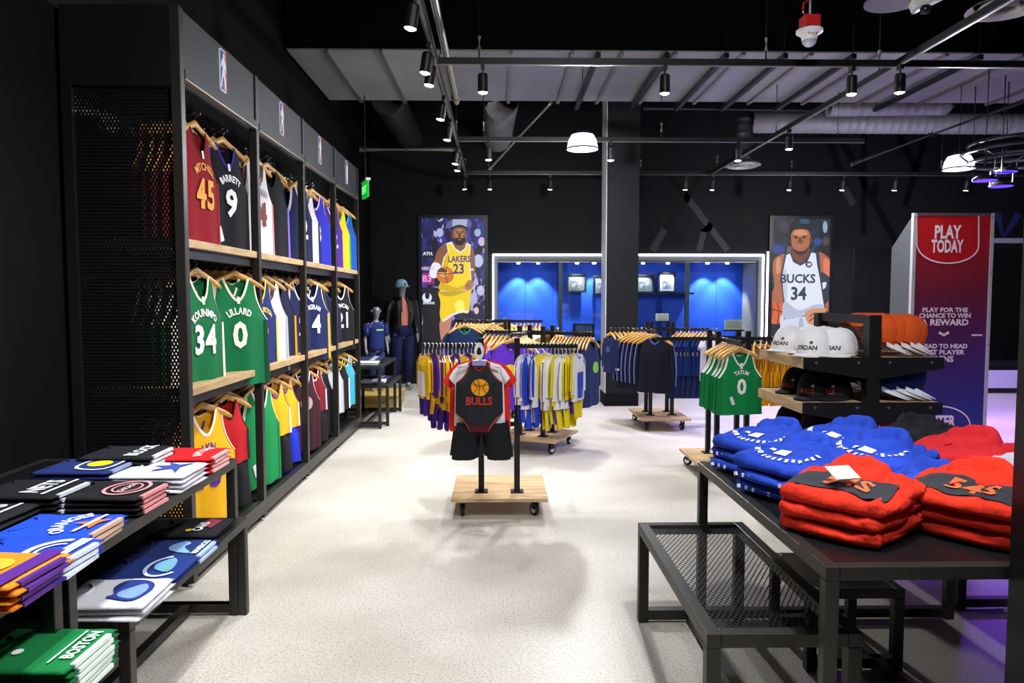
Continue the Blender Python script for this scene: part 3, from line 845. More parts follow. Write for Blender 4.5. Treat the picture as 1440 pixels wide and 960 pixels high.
R2 = Vector((1.87, 8.42, 0))
rack(R2, 0, 'wheeled plywood rack of navy jackets and striped tops', SQ, [a_ if a_[1] != -.125 or a_[0] != 0 else (-.125, -.125, -.17, -.6, 1.13) for a_ in cross_arms(1.13)], (.56, .8))
R5 = Vector((1.95, 6.13, 0))
rack(R5, 0, 'wheeled plywood rack of green and gold jerseys', SQ, [a_ if a_[1] != -.125 or a_[0] != 0 else (-.1, -.125, -.1, -.64, 1.15) for a_ in cross_arms(1.15, .62)])
def sign_holder(loc, rz, label):
    o = empty('sign_holder', loc, rz); tag(o, label, 'sign holder', 'acrylic rack toppers')
    MB().box((0, 0, .045), (.15, .004, .09)).build('acrylic_sheet', M_CLEAR, o)
    MB().box((0, 0, .0), (.17, .03, .012)).build('holder_base', M_BLACK, o)
    MB().box((0, -.003, .05), (.12, .002, .06)).build('paper_insert', mat('grey_print', '#9fb0a6', .6), o)
for rk, txt in ((R2, 'navy jackets'), (R5, 'green jerseys')):
    for dx_ in (-.0,):
        sign_holder((rk.x + dx_, rk.y - .125, 1.226), 0, 'small clear acrylic sign holder on top of the rack of ' + txt)

# hat gondola on the right
GX, GY0, GY1 = 2.12, 4.08, 4.74
go = empty('cap_gondola', (GX, (GY0 + GY1) / 2, 0)); tag(go, 'black double sided cap stand with plywood shelves', 'display stand')
gl = (GY1 - GY0) / 2; gz = at_y(1222, 443, GY0).z
for y in (-gl, gl):
    MB().span((-.035, y - .035, 0), (.035, y + .035, gz)).build('upright', M_BLACK, go, bevel=.003)
MB().span((-.02, -gl, gz - .05), (.02, gl, gz)).build('top_bar', M_BLACK, go)
MB().span((-.36, -gl - .03, .0), (.36, gl + .03, .12)).build('plinth', M_BLACK, go)
gm = diamond_mesh(2 * gl - .07, gz - .22, .02, .04, .005)
gmo = gm.build('mesh_panel', M_BLACK, go); gmo['kind'] = 'stuff'; gmo.rotation_euler = (0, 0, PI / 2); gmo.location = (0, -gl + .035, .15)
GZ = [at_y(1128, 503, GY0).z, at_y(1128, 566, GY0).z, at_y(1128, 625, GY0).z]
for z in GZ:
    for s_ in (-1, 1):
        sh = MB().span((s_ * .04, -gl - .02, z - .022), (s_ * .40, gl + .02, z)).build('plywood_shelf', M_PLY_Y, go, bevel=.002)
        MB().span((s_ * .375, -gl - .02, z - .06), (s_ * .40, gl + .02, z - .022)).build('shelf_lip', M_PLY_Y, sh)
        for y in (-gl - .025, gl + .025):
            MB().add([(s_ * .03, y + e, z + .004) for e in (-.006, .006)] + [(s_ * .40, y + e, z + .004) for e in (-.006, .006)] + [(s_ * .40, y + e, z - .06) for e in (-.006, .006)] + [(s_ * .03, y + e, z - .12) for e in (-.006, .006)],
                     [(0, 2, 4, 6), (7, 5, 3, 1), (0, 1, 3, 2), (2, 3, 5, 4), (4, 5, 7, 6), (6, 7, 1, 0)]).build('bracket', M_BLACK, go)
            for bx_ in (.09, .33):
                MB().lathe([(0, -.009), (.008, -.008), (.008, 0)], 10, (s_ * bx_, y, z - .025), Matrix.Rotation(PI / 2, 3, 'X').inverted()).build('bolt', M_STEEL, go)
# ------------------------------------------------------------------ hangers
GEO = {}
def wooden_hanger(w=.21):
    key = ('hanger', w)
    if key not in GEO:
        rings = []
        for i in range(17):
            u = -1 + i / 8.0; x = u * w
            z = -.072 - .085 * abs(u) ** 1.5 * (w / .21) + .012 * (1 - min(1, abs(u) * 4))
            yy = -.018 * (abs(u) ** 2)
            hh = .016 + .006 * (1 - abs(u)); th = .0085 + .006 * abs(u) ** 2
            if abs(u) > .99: hh *= .6; th *= .6
            rings.append([Vector((x, yy + th * math.cos(a), z + hh * math.sin(a))) for a in [k * PI / 4 for k in range(8)]])
        mb = MB().loft(rings)
        hk = MB().tube([(0, 0, -.062), (0, 0, -.03)] + [(0.0 + .018 * math.sin(a), 0, -.012 + .018 * -math.cos(a)) for a in [.3 + k * .52 for k in range(9)]], .0022, 6)
        GEO[key] = (mb.mesh('wooden_hanger', True), hk.mesh('hook', True))
    return GEO[key]
def kid_hanger(w=.135):
    key = ('kidhanger', w)
    if key not in GEO:
        mb = MB().tube([(u * w, 0, -.085 - .035 * abs(u) ** 1.4) for u in [-1, -.7, -.4, -.15, 0, .15, .4, .7, 1]], .0045, 6)
        mb.tube([(-w * .95, 0, -.119), (w * .95, 0, -.119)], .003, 6)
        hk = MB().tube([(0, 0, -.085), (0, 0, -.03)] + [(.016 * math.sin(a), 0, -.012 + .016 * -math.cos(a)) for a in [.3 + k * .52 for k in range(9)]], .003, 6)
        GEO[key] = (mb.mesh('plastic_hanger', True), hk.mesh('hook', True))
    return GEO[key]
def put_hanger(loc, rz, label, group, kid=False, w=None):
    a, h = kid_hanger() if kid else wooden_hanger(w or .21)
    o = link('plastic_hanger' if kid else 'wooden_hanger', a, M_WHITEP if kid else M_HANG)
    link('hook', h, M_WHITEP if kid else M_CHROME, o)
    return place(o, loc, rz, label, group, 'hanger')

# ------------------------------------------------------------------ hanging garments
class Shape:
    """a garment hanging from z = 0 (the rail), facing -Y; kinds tank, tee, long, body"""
    def __init__(s, kind='tank', k=1.0, L=.70, hw=.245):
        s.kind = kind; s.k = k; s.L = L * k; s.hw = hw * k
        s.sh = {'tank': .150, 'tee': .215, 'long': .215, 'body': .105}[kind] * k
        s.neck = (.085 if kind == 'tank' else .075) * k
        s.nf, s.nb = ((.15, .05) if kind == 'tank' else (.085, .02))
        s.nf *= k; s.nb *= k
        s.arm = {'tank': .27, 'tee': .21, 'long': .21, 'body': .2}[kind] * k
        s.top = -.078; s.T = .042 * k
        s.sa = 1 - s.arm / s.L
    def xo(s, t):
        if t <= s.sa:
            w = s.hw * (1 + .05 * (1 - t / s.sa))
            if s.kind == 'body' and t < .24:           # leg openings of an infant bodysuit
                q = 1 - t / .24
                w *= 1 - .60 * q ** .62
            return w
        k_ = (t - s.sa) / (1 - s.sa)
        p = 2.4 if s.kind in ('tank', 'body') else 1.0
        return s.sh + (s.hw - s.sh) * (1 - k_) ** p
    def xi(s, t, front):
        n = s.nf if front else s.nb
        tn = 1 - n / s.L
        if t <= tn: return 0.0
        return s.neck * ((t - tn) / (1 - tn)) ** .55
    def z(s, t, x):
        slope = .36 * max(0.0, abs(x) - .03 * s.k) ** 1.1 * (t ** 3)
        return s.top - s.L * (1 - t) - slope
    def t_of(s, x, z):
        t = 1 + (z - s.top) / s.L
        for _ in range(3):
            t = t + (z - s.z(t, x)) / s.L
        return max(0, min(1, t))
    def y(s, x, t, front):
        xo = s.xo(t); u = min(1, abs(x) / max(xo, 1e-6))
        k_ = max(0, (t - s.sa) / (1 - s.sa))
        d = s.T * (1 - u ** 2.5) ** .6 * (1 - .72 * k_) + .004
        d += s.T * .35 * math.sin(x / s.hw * 7.0 + (0 if front else 1.7)) * (1 - t) * (1 - u ** 4)
        return -d if front else d
    def mesh(s, extra=True):
        rows = [(i / 11) ** 1.25 * s.sa for i in range(12)] + [s.sa + (1 - s.sa) * (i / 9) for i in range(1, 10)]
        mb = MB()
        for front in (True, False):
            for sx in (-1, 1):
                g = []
                for t in rows:
                    a, b_ = s.xi(t, front), s.xo(t)
                    g.append([(sx * x, s.y(sx * x, t, front), s.z(t, x)) for x in [a + (b_ - a) * j / 6 for j in range(7)]])
                if (sx > 0) != front: g = g[::-1]
                mb.grid(g[::-1])
        if s.kind in ('tee', 'long'):
            for sx in (-1, 1):
                s.sleeve(mb, sx)
        return mb
    def sleeve(s, mb, sx):
        kk = s.k; n = 7
        if s.kind == 'tee':
            path = [(s.sh, s.z(1, s.sh)), (s.sh + .05 * kk, s.z(1, s.sh) - .05 * kk), (s.sh + .10 * kk, s.z(1, s.sh) - .13 * kk)]
            low = [(s.hw, s.z(s.sa, s.hw)), (s.hw + .0 * kk, s.z(s.sa, s.hw) - .01), (s.hw + .005 * kk, s.z(s.sa, s.hw) - .02 * kk)]
        else:
            zs_, zl = s.z(1, s.sh), s.z(s.sa, s.hw)
            path = [(s.sh, zs_), (s.sh + .055 * kk, zs_ - .06 * kk), (s.sh + .085 * kk, zs_ - .22 * kk), (s.sh + .095 * kk, zs_ - .40 * kk), (s.sh + .085 * kk, zs_ - .60 * kk)]
            low = [(s.hw, zl), (s.hw - .02 * kk, zl - .03 * kk), (s.hw - .04 * kk, zl - .12 * kk), (s.hw - .02 * kk, zl - .26 * kk), (s.sh + .012 * kk, zs_ - .60 * kk)]
        for sgn in (-1, 1):
            rows = []
            for (x0, z0), (x1, z1) in zip(path, low):
                rows.append([(sx * (x0 + (x1 - x0) * j / n), sgn * (.004 + .6 * s.T * math.sin(PI * j / n)), z0 + (z1 - z0) * j / n) for j in range(n + 1)])
            mb.grid(rows if sgn * sx > 0 else rows[::-1])
    def trim(s, w=.016, neck=True, arms=True, hem=False):
        mb = MB(); w *= s.k; e = .0022
        rows = [s.sa + (1 - s.sa) * i / 12 for i in range(13)]
        for front in (True, False):
            f = -e if front else e
            for sx in (-1, 1):
                if arms and s.kind in ('tank', 'body'):
                    g = []
                    for t in rows:
                        b_ = s.xo(t); a = max(b_ - w, s.xi(t, front))
                        g.append([(sx * x, s.y(sx * x, t, front) + f, s.z(t, x)) for x in (a, (a + b_) / 2, b_ + .002)])
                    mb.grid(g)
                if neck:
                    tn = 1 - (s.nf if front else s.nb) / s.L; g = []
                    for i in range(11):
                        t = tn + (1 - tn) * (i / 10) ** 1.6
                        a = s.xi(t, front); t2 = max(tn - w / s.L, t - w / s.L * (1 - (i / 10) ** 2)); x2 = min(a + w * (.15 + .85 * i / 10), s.xo(t))
                        g.append([(sx * a, s.y(sx * a, t, front) + f, s.z(t, a) + .001), (sx * x2, s.y(sx * x2, t2, front) + f, s.z(t2, x2))])
                    mb.grid(g)
        return mb
    def patch(s, x0, x1, t0, t1, front=True, both=False, nx=4, nt=8, taper=0.0):
        mb = MB(); e = .0022
        for fr_ in ((True, False) if both else (front,)):
            f = -e if fr_ else e
            g = []
            for i in range(nt + 1):
                t = t0 + (t1 - t0) * i / nt; xo = s.xo(t)
                g.append([(x, s.y(x, t, fr_) + f, s.z(t, x)) for x in [(x0 + (x1 - x0) * j / nx) * xo for j in range(nx + 1)]])
            mb.grid(g)
        return mb
    def wrap(s, vs_, cx_, cz_, front=True, e=.0075):
        out = []
        for v in vs_:
            x = cx_ + (v.x if front else -v.x); z = cz_ + v.y
            t = s.t_of(x, z)
            out.append((x, s.y(x, t, front) + (-e if front else e), z))
        return out

def get(key, fn):
    if key not in GEO: GEO[key] = fn()
    return GEO[key]
SHAPES = {}
def shape(kind, k=1.0, L=.70, hw=.245):
    return SHAPES.setdefault((kind, k, L, hw), Shape(kind, k, L, hw))

def garment(name, sp, body, trim=None, side=None, number=None, numcol='#ffffff', lettering=None, letcol=None, chest=False, logo=None, badge=None, tagc=False, letsize=.044, numsize=None, numout=None):
    """one hanging garment: body mesh with trim, side panels, print as children"""
    sk = (sp.kind, sp.k, sp.L, sp.hw)
    o = link(name, get(('g',) + sk, lambda: sp.mesh().mesh(name, True, .0008)), cloth(body))
    if trim: link('trim', get(('t',) + sk, lambda: sp.trim().mesh('trim', True)), cloth(trim), o)
    if side:
        for sx in (-1, 1):
            link('side_panel', get(('s', sx) + sk, lambda: sp.patch(sx * .80, sx * 1.0, 0.0, sp.sa, both=True).mesh('side_panel', True)), cloth(side), o)
    if number:
        ns = numsize or .165
        link('number', get(('n', number, ns) + sk, lambda: (lambda vf: MB().add(sp.wrap(vf[0], 0, sp.top - .375 * sp.k), vf[1]).mesh('number'))(text_geo(number, ns * 1.35 * sp.k, .035, .85, 1.05))), ink(numcol), o)
    if lettering:
        link('lettering', get(('l', lettering, letsize) + sk, lambda: (lambda vf: MB().add(sp.wrap(arch(vf[0], .15 * sp.k), 0, sp.top - .222 * sp.k), vf[1]).mesh('lettering'))(text_geo(lettering, letsize * 1.35 * sp.k, .03, .82))), ink(letcol or numcol), o)
    if logo:
        link('neck_logo', get(('lg',) + sk, lambda: MB().add(sp.wrap([Vector((a * .010, b_ * .022, 0)) for a, b_ in ((-1, -1), (1, -1), (1, 1), (-1, 1))], 0, sp.top - .155 * sp.k), [(0, 1, 2, 3)]).mesh('neck_logo')), ink(logo), o)
    if badge:
        def mk():
            p = [Vector((q[0], q[1], 0)) for q in disc((0, 0), .075 * sp.k, .06 * sp.k, 20)]
            return MB().add(sp.wrap(p, 0, sp.top - .28 * sp.k), [tuple(range(20))]).mesh('emblem')
        link('emblem', get(('bd',) + sk, mk), ink(badge), o)
    if tagc:
        def mk():
            m_ = MB().box((-.11 * sp.k, -.05, -sp.L * .93), (.035 * sp.k, .002, .09 * sp.k), Matrix.Rotation(-.35, 3, 'Y')); return m_.mesh('price_tag')
        link('price_tag', get(('tg',) + sk, mk), M_WHITEP, o)
    return o

def shorts_mesh(hw=.2, L=.42, top=-.5):
    mb = MB()
    for sx in (-1, 1):
        for sgn in (-1, 1):
            g = []
            for i in range(9):
                t = i / 8; z = top - L * t
                inner = 0 if t < .32 else .025 + .02 * (t - .32)
                outer = hw * (1 + .22 * t)
                g.append([(sx * (inner + (outer - inner) * j / 6), sgn * (.003 + .035 * math.sin(PI * min(1, (.5 if inner == 0 else 0) + (1 if inner else .5) * j / 6))) + .008 * math.sin(j * 1.9 + t * 2) * t, z) for j in range(7)])
            mb.grid(g if sgn * sx > 0 else g[::-1])
    return mb
def shorts(col, hw=.2, L=.42, top=-.5, stripe=None, name='hanging_shorts'):
    o = link(name, get(('shorts', hw, L, top), lambda: shorts_mesh(hw, L, top).mesh(name, True, .0008)), cloth(col))
    if stripe:
        def mk():
            mb = MB()
            for sx in (-1, 1):
                mb.grid([[(sx * hw * (1 + .22 * t) * f, sgn_ * .012, top - L * t) for f, sgn_ in ((.9, -1.6), (1.004, -.3), (1.004, .3), (.9, 1.6))] for t in [i / 6 for i in range(7)]])
            return mb.mesh('side_stripe', True)
        link('side_stripe', get(('ss', hw, L, top), mk), cloth(stripe), o)
    return o

ADULT = shape('tank'); YOUTH = shape('tank', .80); CROP = shape('tank', .80, .52, .25); TEE = shape('tee', .92, .68); LONG = shape('long', .80, .76)
LOOKNAME = {'wine45': 'wine jersey numbered 45', 'wine': 'wine jersey with tan trim', 'black9': 'black jersey numbered 9', 'black_violet': 'black jersey with violet trim', 'pinkwhite': 'pink jersey with maroon sides', 'green4': 'green jersey numbered 34', 'green0': 'green jersey numbered 0', 'greenblk': 'blackish green jersey with cream trim', 'gold13': 'gold jersey numbered 13', 'gold': 'gold jersey with purple trim', 'redblk': 'red top with black trim', 'black': 'plain black jersey', 'white4': 'white jersey numbered 4', 'blackpurple': 'black jersey with lilac sides', 'navy': 'plain navy jersey', 'navy0': 'blue jersey numbered 0', 'silver': 'silver jersey with black trim', 'navygold': 'navy jersey with gold sides', 'green': 'bright green jersey', 'royalpink': 'violet blue jersey with pink trim', 'whitepat': 'white jersey with dark sides', 'lime': 'yellow jersey with green sides', 'navy14': 'navy jersey numbered 14', 'navyw': 'navy jersey numbered 2', 'maroon': 'dark maroon jersey with emblem', 'wine_w': 'wine jersey with pink sides', 'purple2': 'purple jersey numbered 2', 'goldgreen': 'gold jersey with green sides', 'royal': 'royal blue jersey numbered 0', 'black20': 'black jersey numbered 21', 'teal': 'pale teal top', 'blackyel': 'black top with yellow trim', 'tatum': 'green jersey numbered 0', 'goldplain': 'gold jersey with brown trim'}
JERS = {   # look -> garment keyword arguments
 'wine45': dict(body='#8c1220', trim='#6d0f1a', side='#a3272f', number='45', numcol='#e9a13a', lettering='MITCHELL', logo='#f0e6f4'),
 'wine': dict(body='#8c1220', trim='#d9a04a'),
 'black9': dict(body='#15161c', trim='#3a2aa8', number='9', numcol='#f2f2f2', lettering='BARRETT', logo='#ffffff', tagc=True),
 'black_violet': dict(body='#15151b', trim='#4a35b5', side='#2e2288'),
 'pinkwhite': dict(body='#e9c4c6', trim='#efe9e6', side='#7c1620'),
 'green4': dict(body='#0d6b3d', trim='#e9dcc0', number='34', numcol='#f3efe2', lettering='KOUNMPO', side='#e9e2cc', logo='#f3efe2'),
 'green0': dict(body='#0e7041', trim='#ece0c4', number='0', numcol='#f6f3ea', lettering='LILLARD', side='#0a3d2a', logo='#f3efe2'),
 'greenblk': dict(body='#10221b', trim='#e7d9bb', side='#0e6a3d', tagc=True),
 'gold13': dict(body='#f0b118', trim='#f4efe4', number='13', numcol='#5a2d8c', lettering='LKN', letcol='#5a2d8c'),
 'gold': dict(body='#efb11c', trim='#5b2b8a', side='#f4e9c8'),
 'redblk': dict(body='#b8161c', trim='#1a1416', side='#20161a'),
 'black': dict(body='#141417', trim='#33333a'),
 'white4': dict(body='#e8e6e8', trim='#7c2b1e', number='4', numcol='#7c2b1e', lettering='MOBLEY', letcol='#8c8486', side='#e28a90', logo='#777777'),
 'blackpurple': dict(body='#121217', trim='#1d1d28', side='#7a63c9', tagc=True),
 'navy': dict(body='#131c3e', trim='#2c3c78'),
 'navy0': dict(body='#1a2a6a', trim='#f1c81f', number='0', numcol='#f3d11f', lettering='HALIBURTON', side='#f1c81f', logo='#ffffff', letsize=.036),
 'silver': dict(body='#c6c8ce', trim='#1e1e26', side='#a9acb4', tagc=True),
 'navygold': dict(body='#191a3a', trim='#1d1c34', side='#d9a520', tagc=True),
 'green': dict(body='#0f8a49', trim='#f2f2ee', side='#0b7a40', tagc=True),
 'royalpink': dict(body='#2a31b8', trim='#f0c4d0', number='8', numcol='#f4d6de', badge=None),
 'whitepat': dict(body='#e4dfe4', trim='#2b2b40', side='#22223a', number='1', numcol='#33304a'),
 'lime': dict(body='#d9cf22', trim='#1a6a3a', side='#1a6a3a'),
 'navy14': dict(body='#1a2556', trim='#e8e8ee', number='14', numcol='#f2f2f6', lettering='INGRAM', side='#d8a83a', logo='#ffffff'),
 'navyw': dict(body='#16204a', trim='#e9e9f0', number='2', numcol='#e9e9f0'),
 'maroon': dict(body='#3a1220', trim='#e6dcdc', number='1', numcol='#d2a0a0', badge='#b79a9a'),
 'wine_w': dict(body='#7a1422', trim='#f0e8ec', side='#f0c8d0'),
 'purple2': dict(body='#4a2390', trim='#f0e6ff', number='2', numcol='#f4f0ff'),
 'goldgreen': dict(body='#e8c020', trim='#2f9a4a', side='#2f9a4a'),
 'royal': dict(body='#1f4fb0', trim='#35c07a', number='0', numcol='#dfe8ff'),
 'black20': dict(body='#15161a', trim='#cfcfd6', number='21', numcol='#e8e8ee', lettering='DUNCAN', tagc=True),
 'teal': dict(body='#3fa7c4', trim='#e6e6ee', side='#1d1d24', tagc=True),
 'blackyel': dict(body='#17171b', trim='#d3cf2a', side='#e9e9e9', tagc=True),
 'tatum': dict(body='#0b8a48', trim='#f4f4f0', number='0', numcol='#f4f6f2', lettering='TATUM', logo='#f4f4f0', side='#0b7a40', tagc=True),
 'goldplain': dict(body='#efb41a', trim='#8a4a12', side='#e8a712'),
}
PROTO = {}
def jersey(look, sp=None, name='sleeveless_jersey'):
    sp = sp or ADULT
    key = (look, sp)
    if key not in PROTO:
        PROTO[key] = garment(name, sp, **JERS[look])
        return PROTO[key]
    return copy_tree(PROTO[key])

def hang_row(front_pos, step, rz, looks, label, group, sp=None, kid=False, jitter=.05, hl=None, hg=None, make=None, hw=None, first=None):
    """garments along an arm from the front one backwards; step is a vector. first: own label of the front garment"""
    for i, lk in enumerate(looks):
        p = Vector(front_pos) + Vector(step) * i
        a = rz + (random.uniform(-jitter, jitter) if i else 0)
        o = make(lk) if make else jersey(lk, sp)
        lb_ = first if (first and i == 0) else (label(lk) if callable(label) else label)
        place(o, p, a, lb_, lb_, o.get('cat_') or 'jersey')
        if kid: o.scale = (random.uniform(.9, 1.08), random.uniform(.8, 1.3), random.uniform(.74, .98))
        put_hanger(p, a, hl, hl, kid, hw)

# ---- the bays: (bay, level, y, looks from the front backwards, turn, setback, label of the front one, what the row is)
def faceout(bay, level, y, looks, turn, label, what, setback=0.0, sp=None, short=None, hook=.015):
    zr = {'top': 2.535, 'mid': 1.715, 'low': .945}[level]
    y += (.12, .07, .05, .04)[bay]; x = SX - .13 - setback; turn = min(86, turn + 9)
    o = BAYS[bay]
    MB().bar((SBK - o.location.x + .04, y - o.location.y, zr - .006), (x + .03 - o.location.x, y - o.location.y, zr - .006), .012, .012).build('faceout_arm', M_BLACK, o)
    rz = R(turn)
    lv = {'top': 'upper', 'mid': 'middle', 'low': 'lower'}[level] + ' level, ' + BAYNAME[bay]
    hang_row((x, y, zr), (-.058, 0, 0), rz, looks, lambda lk: 'rear ' + LOOKNAME[lk] + ', ' + lv, what + ', ' + lv, sp, first=label, hl='hanger of ' + what + ', ' + lv)
    if short:
        for i in range(3):
            s_ = shorts(short, .185, .34, -.44)
            place(s_, (x - .058 * i - .002, y, zr), rz, ('%s shorts below the %s, ' % ({'#17171a': 'black', '#2436c8': 'royal blue'}.get(short, 'dark'), what)) + BAYNAME[bay], 'shorts below the ' + what + ', ' + BAYNAME[bay], 'shorts')

U = lambda f, b: BY[b] + .06 + f * 1.07
faceout(0, 'top', 4.06, ['wine45'] + ['wine'] * 4, 78, 'wine red jersey with orange number 45 above the upper shelf', 'wine red jerseys', sp=None)
faceout(0, 'top', 4.47, ['black9'] + ['black_violet'] * 4, 66, 'black jersey with white number 9 and violet trim', 'black jerseys with violet trim')
faceout(0, 'top', 4.66, ['pinkwhite'] * 4, 58, 'pink and white jersey with maroon side at the front of its arm', 'pink and white jerseys', .12)
faceout(0, 'mid', 4.02, ['green4'] + ['greenblk'] * 4, 70, 'green jersey with white number 34 beside the mesh panel', 'dark green jerseys with cream trim')
faceout(0, 'mid', 4.26, ['greenblk'] * 4, 62, 'dark green jersey with a white tag between the numbered ones', 'black and green jerseys', .14)
faceout(0, 'mid', 4.55, ['green0'] + ['green4'] * 3, 46, 'green jersey with white number 0 and cream trim', 'green jerseys with cream trim', -.02)
faceout(0, 'low', 4.05, ['gold13'] + ['gold'] * 3, 58, 'gold jersey with purple number 13 and white trim', 'gold jerseys')
faceout(0, 'low', 4.42, ['redblk'] * 5, 62, 'red top with black trim above black shorts', 'red tops with black trim', 0, CROP, '#17171a')
faceout(0, 'low', 4.64, ['black'] * 4, 66, 'plain black jersey in the corner beside the red tops', 'plain black jerseys', .1)
faceout(1, 'top', 5.10, ['white4'] + ['pinkwhite'] * 3, 72, 'white jersey with brown number 4', 'white jerseys with red sides')
faceout(1, 'top', 5.38, ['blackpurple'] * 4, 62, 'black jersey with lilac side panel and white tag', 'black jerseys with lilac sides')
faceout(1, 'top', 5.66, ['navy'] * 4, 64, 'plain navy jersey beside the lilac sided ones', 'plain navy jerseys', .06)
faceout(1, 'mid', 5.08, ['navy0'] + ['navygold'] * 3, 66, 'blue jersey with yellow number 0 and yellow trim', 'blue jerseys with yellow trim')
faceout(1, 'mid', 5.34, ['silver'] * 4, 60, 'silver grey jersey with black trim at the front of its arm', 'silver grey jerseys', .02)
faceout(1, 'mid', 5.66, ['navygold'] * 4, 58, 'navy jersey with gold side flash and white tag', 'navy jerseys with gold sides', .05)
faceout(1, 'low', 5.06, ['green'] * 4, 64, 'bright green jersey with white trim and white tag', 'bright green jerseys')
faceout(1, 'low', 5.40, ['gold', 'purple2', 'wine', 'purple2', 'gold'], 60, 'gold jersey with purple trim in front of purple ones', 'purple and gold jerseys', 0, CROP, '#17171a')
faceout(1, 'low', 5.70, ['gold', 'purple2', 'gold'], 58, 'gold jersey hanging above royal blue shorts', 'gold and purple tops', .02, CROP, '#2436c8')
faceout(2, 'top', 6.22, ['navyw'] + ['navy'] * 3, 70, 'navy jersey with white trim and number 2', 'navy jerseys with white trim')
faceout(2, 'top', 6.45, ['whitepat'] * 3, 60, 'white jersey with dark trim and number 1', 'white jerseys with dark trim', .03)
faceout(2, 'top', 6.68, ['royalpink'] * 3, 55, 'violet blue jersey with pink trim and number 8', 'violet blue jerseys with pink trim')
faceout(2, 'top', 6.90, ['lime'] * 4, 60, 'yellow jersey with dark green trim', 'yellow jerseys with green trim', .05)
faceout(2, 'mid', 6.18, ['navyw', 'navy', 'navy'], 70, 'navy jersey with number 2 beside the number 14 jersey', 'dark navy jerseys', .02)
faceout(2, 'mid', 6.52, ['navy14'] + ['navyw'] * 3, 50, 'navy jersey with white number 14', 'navy jerseys with gold sides')
faceout(2, 'mid', 6.86, ['blackyel'] * 3, 60, 'black jersey with yellow trim on the middle level', 'black jerseys with yellow trim', .04)
faceout(2, 'low', 6.22, ['maroon'] * 4, 58, 'dark maroon jersey with pale emblem and number', 'dark maroon jerseys')
faceout(2, 'low', 6.58, ['wine_w'] * 4, 58, 'wine jersey with white trim above black shorts', 'wine jerseys with white trim', 0, CROP, '#17171a')
faceout(2, 'low', 6.90, ['black'] * 3, 60, 'plain black jersey beside the wine jerseys', 'black jerseys beside the wine ones', .03)
faceout(3, 'top', 7.38, ['purple2'] * 3, 64, 'purple jersey with white number 2', 'purple jerseys')
faceout(3, 'top', 7.66, ['goldgreen'] * 3, 58, 'gold jersey with green trim', 'gold jerseys with green trim')
faceout(3, 'top', 7.98, ['royal'] * 3, 56, 'royal blue jersey with green trim', 'royal blue jerseys')
faceout(3, 'mid', 7.36, ['navy'] * 3, 62, 'plain navy jersey beside the black number 21 jersey', 'navy jerseys next to the black ones', .03)
faceout(3, 'mid', 7.72, ['black20'] + ['black'] * 3, 52, 'black jersey with white number 21', 'black jerseys with white numbers')
faceout(3, 'low', 7.34, ['silver', 'black', 'silver'], 58, 'silver jersey with dark trim on the lower level', 'silver and black tops', 0, YOUTH)
faceout(3, 'low', 7.62, ['blackyel'] * 4, 56, 'black top with yellow trim on the lower level', 'black tops with yellow trim', 0, YOUTH)
faceout(3, 'low', 7.94, ['teal'] * 4, 54, 'pale teal top with white tag on the lower level', 'pale teal tops', 0, YOUTH)

# ------------------------------------------------------------------ clothes on the rolling racks
def rk_pt(base, ang, x, y, z):
    v = rotz((x, y, 0), ang); return Vector((base.x + v.x, base.y + v.y, z))
# infant outfits
BODY = shape('body', .62, .72, .235)
ONES = shape('long', .50, .78, .245)
def infant_suit(cols):
    key = ('suit',) + tuple(cols)
    if key not in PROTO:
        a, b_, c = cols
        o = link('infant_outfit', get(('suitg',), lambda: ONES.mesh().mesh('infant_outfit', True, .0008)), cloth(a))
        link('collar_trim', get(('suitt',), lambda: ONES.trim().mesh('collar_trim', True)), cloth(c), o)
        def legs():
            mb = MB()
            for sx in (-1, 1):
                for sgn in (-1, 1):
                    g = [[(sx * (.012 + (.105 - .04 * t - .012) * j / 4) , sgn * (.004 + .018 * math.sin(PI * j / 4)), ONES.top - ONES.L + .02 - .17 * t) for j in range(5)] for t in [i / 5 for i in range(6)]]
                    mb.grid(g if sx * sgn > 0 else g[::-1])
            return mb.mesh('legging', True)
        link('legging', get(('legs',), legs), cloth(b_), o)
        link('front_panel', get(('suitp',), lambda: ONES.patch(-.55, .55, .05, .6).mesh('front_panel', True)), cloth(c), o)
        o['cat_'] = 'baby clothes'
        PROTO[key] = o
        return o
    return copy_tree(PROTO[key])
kx, ky = KP.x, KP.y
LS = [('#f0c21c', '#4a2390', '#efe6f4'), ('#4a2390', '#f0c21c', '#f0c21c'), ('#f0c21c', '#4a2390', '#4a2390')]
hang_row((kx - .39, ky, AZ + .016), (.027, 0, 0), R(-66), [LS[i % 3] for i in range(14)], lambda c: {'#efe6f4': 'small gold infant outfit with purple leggings and white panel', '#f0c21c': 'small purple infant outfit with gold leggings', '#4a2390': 'small gold infant outfit with purple leggings and purple panel'}[c[2]] + ' on the wheeled rack', 'gold and purple infant outfits', kid=True, jitter=.32, make=infant_suit, hl='small white plastic hanger holding gold and purple infant outfits')
RS = [('#e8e6ee', '#2b49c8', '#2b49c8'), ('#2b49c8', '#e8e6ee', '#e9df3a'), ('#e8e6ee', '#e9d21c', '#2b49c8'), ('#e9d21c', '#5a31a8', '#e8e6ee')]
hang_row((KQ.x + .05, KQ.y, AZ + .016), (.0265, 0, 0), R(66), [RS[(0 if i < 5 else 2) + i % 2] for i in range(15)], lambda c: {('#e8e6ee', '#2b49c8'): 'small white infant outfit with blue leggings', ('#2b49c8', '#e8e6ee'): 'small blue infant outfit with white leggings', ('#e8e6ee', '#e9d21c'): 'small white infant outfit with yellow leggings', ('#e9d21c', '#5a31a8'): 'small yellow infant outfit with violet leggings'}[c[:2]] + ' on the wheeled rack', 'blue white and gold infant outfits', kid=True, jitter=.32, make=infant_suit, hl='small white plastic hanger holding blue and gold infant outfits')
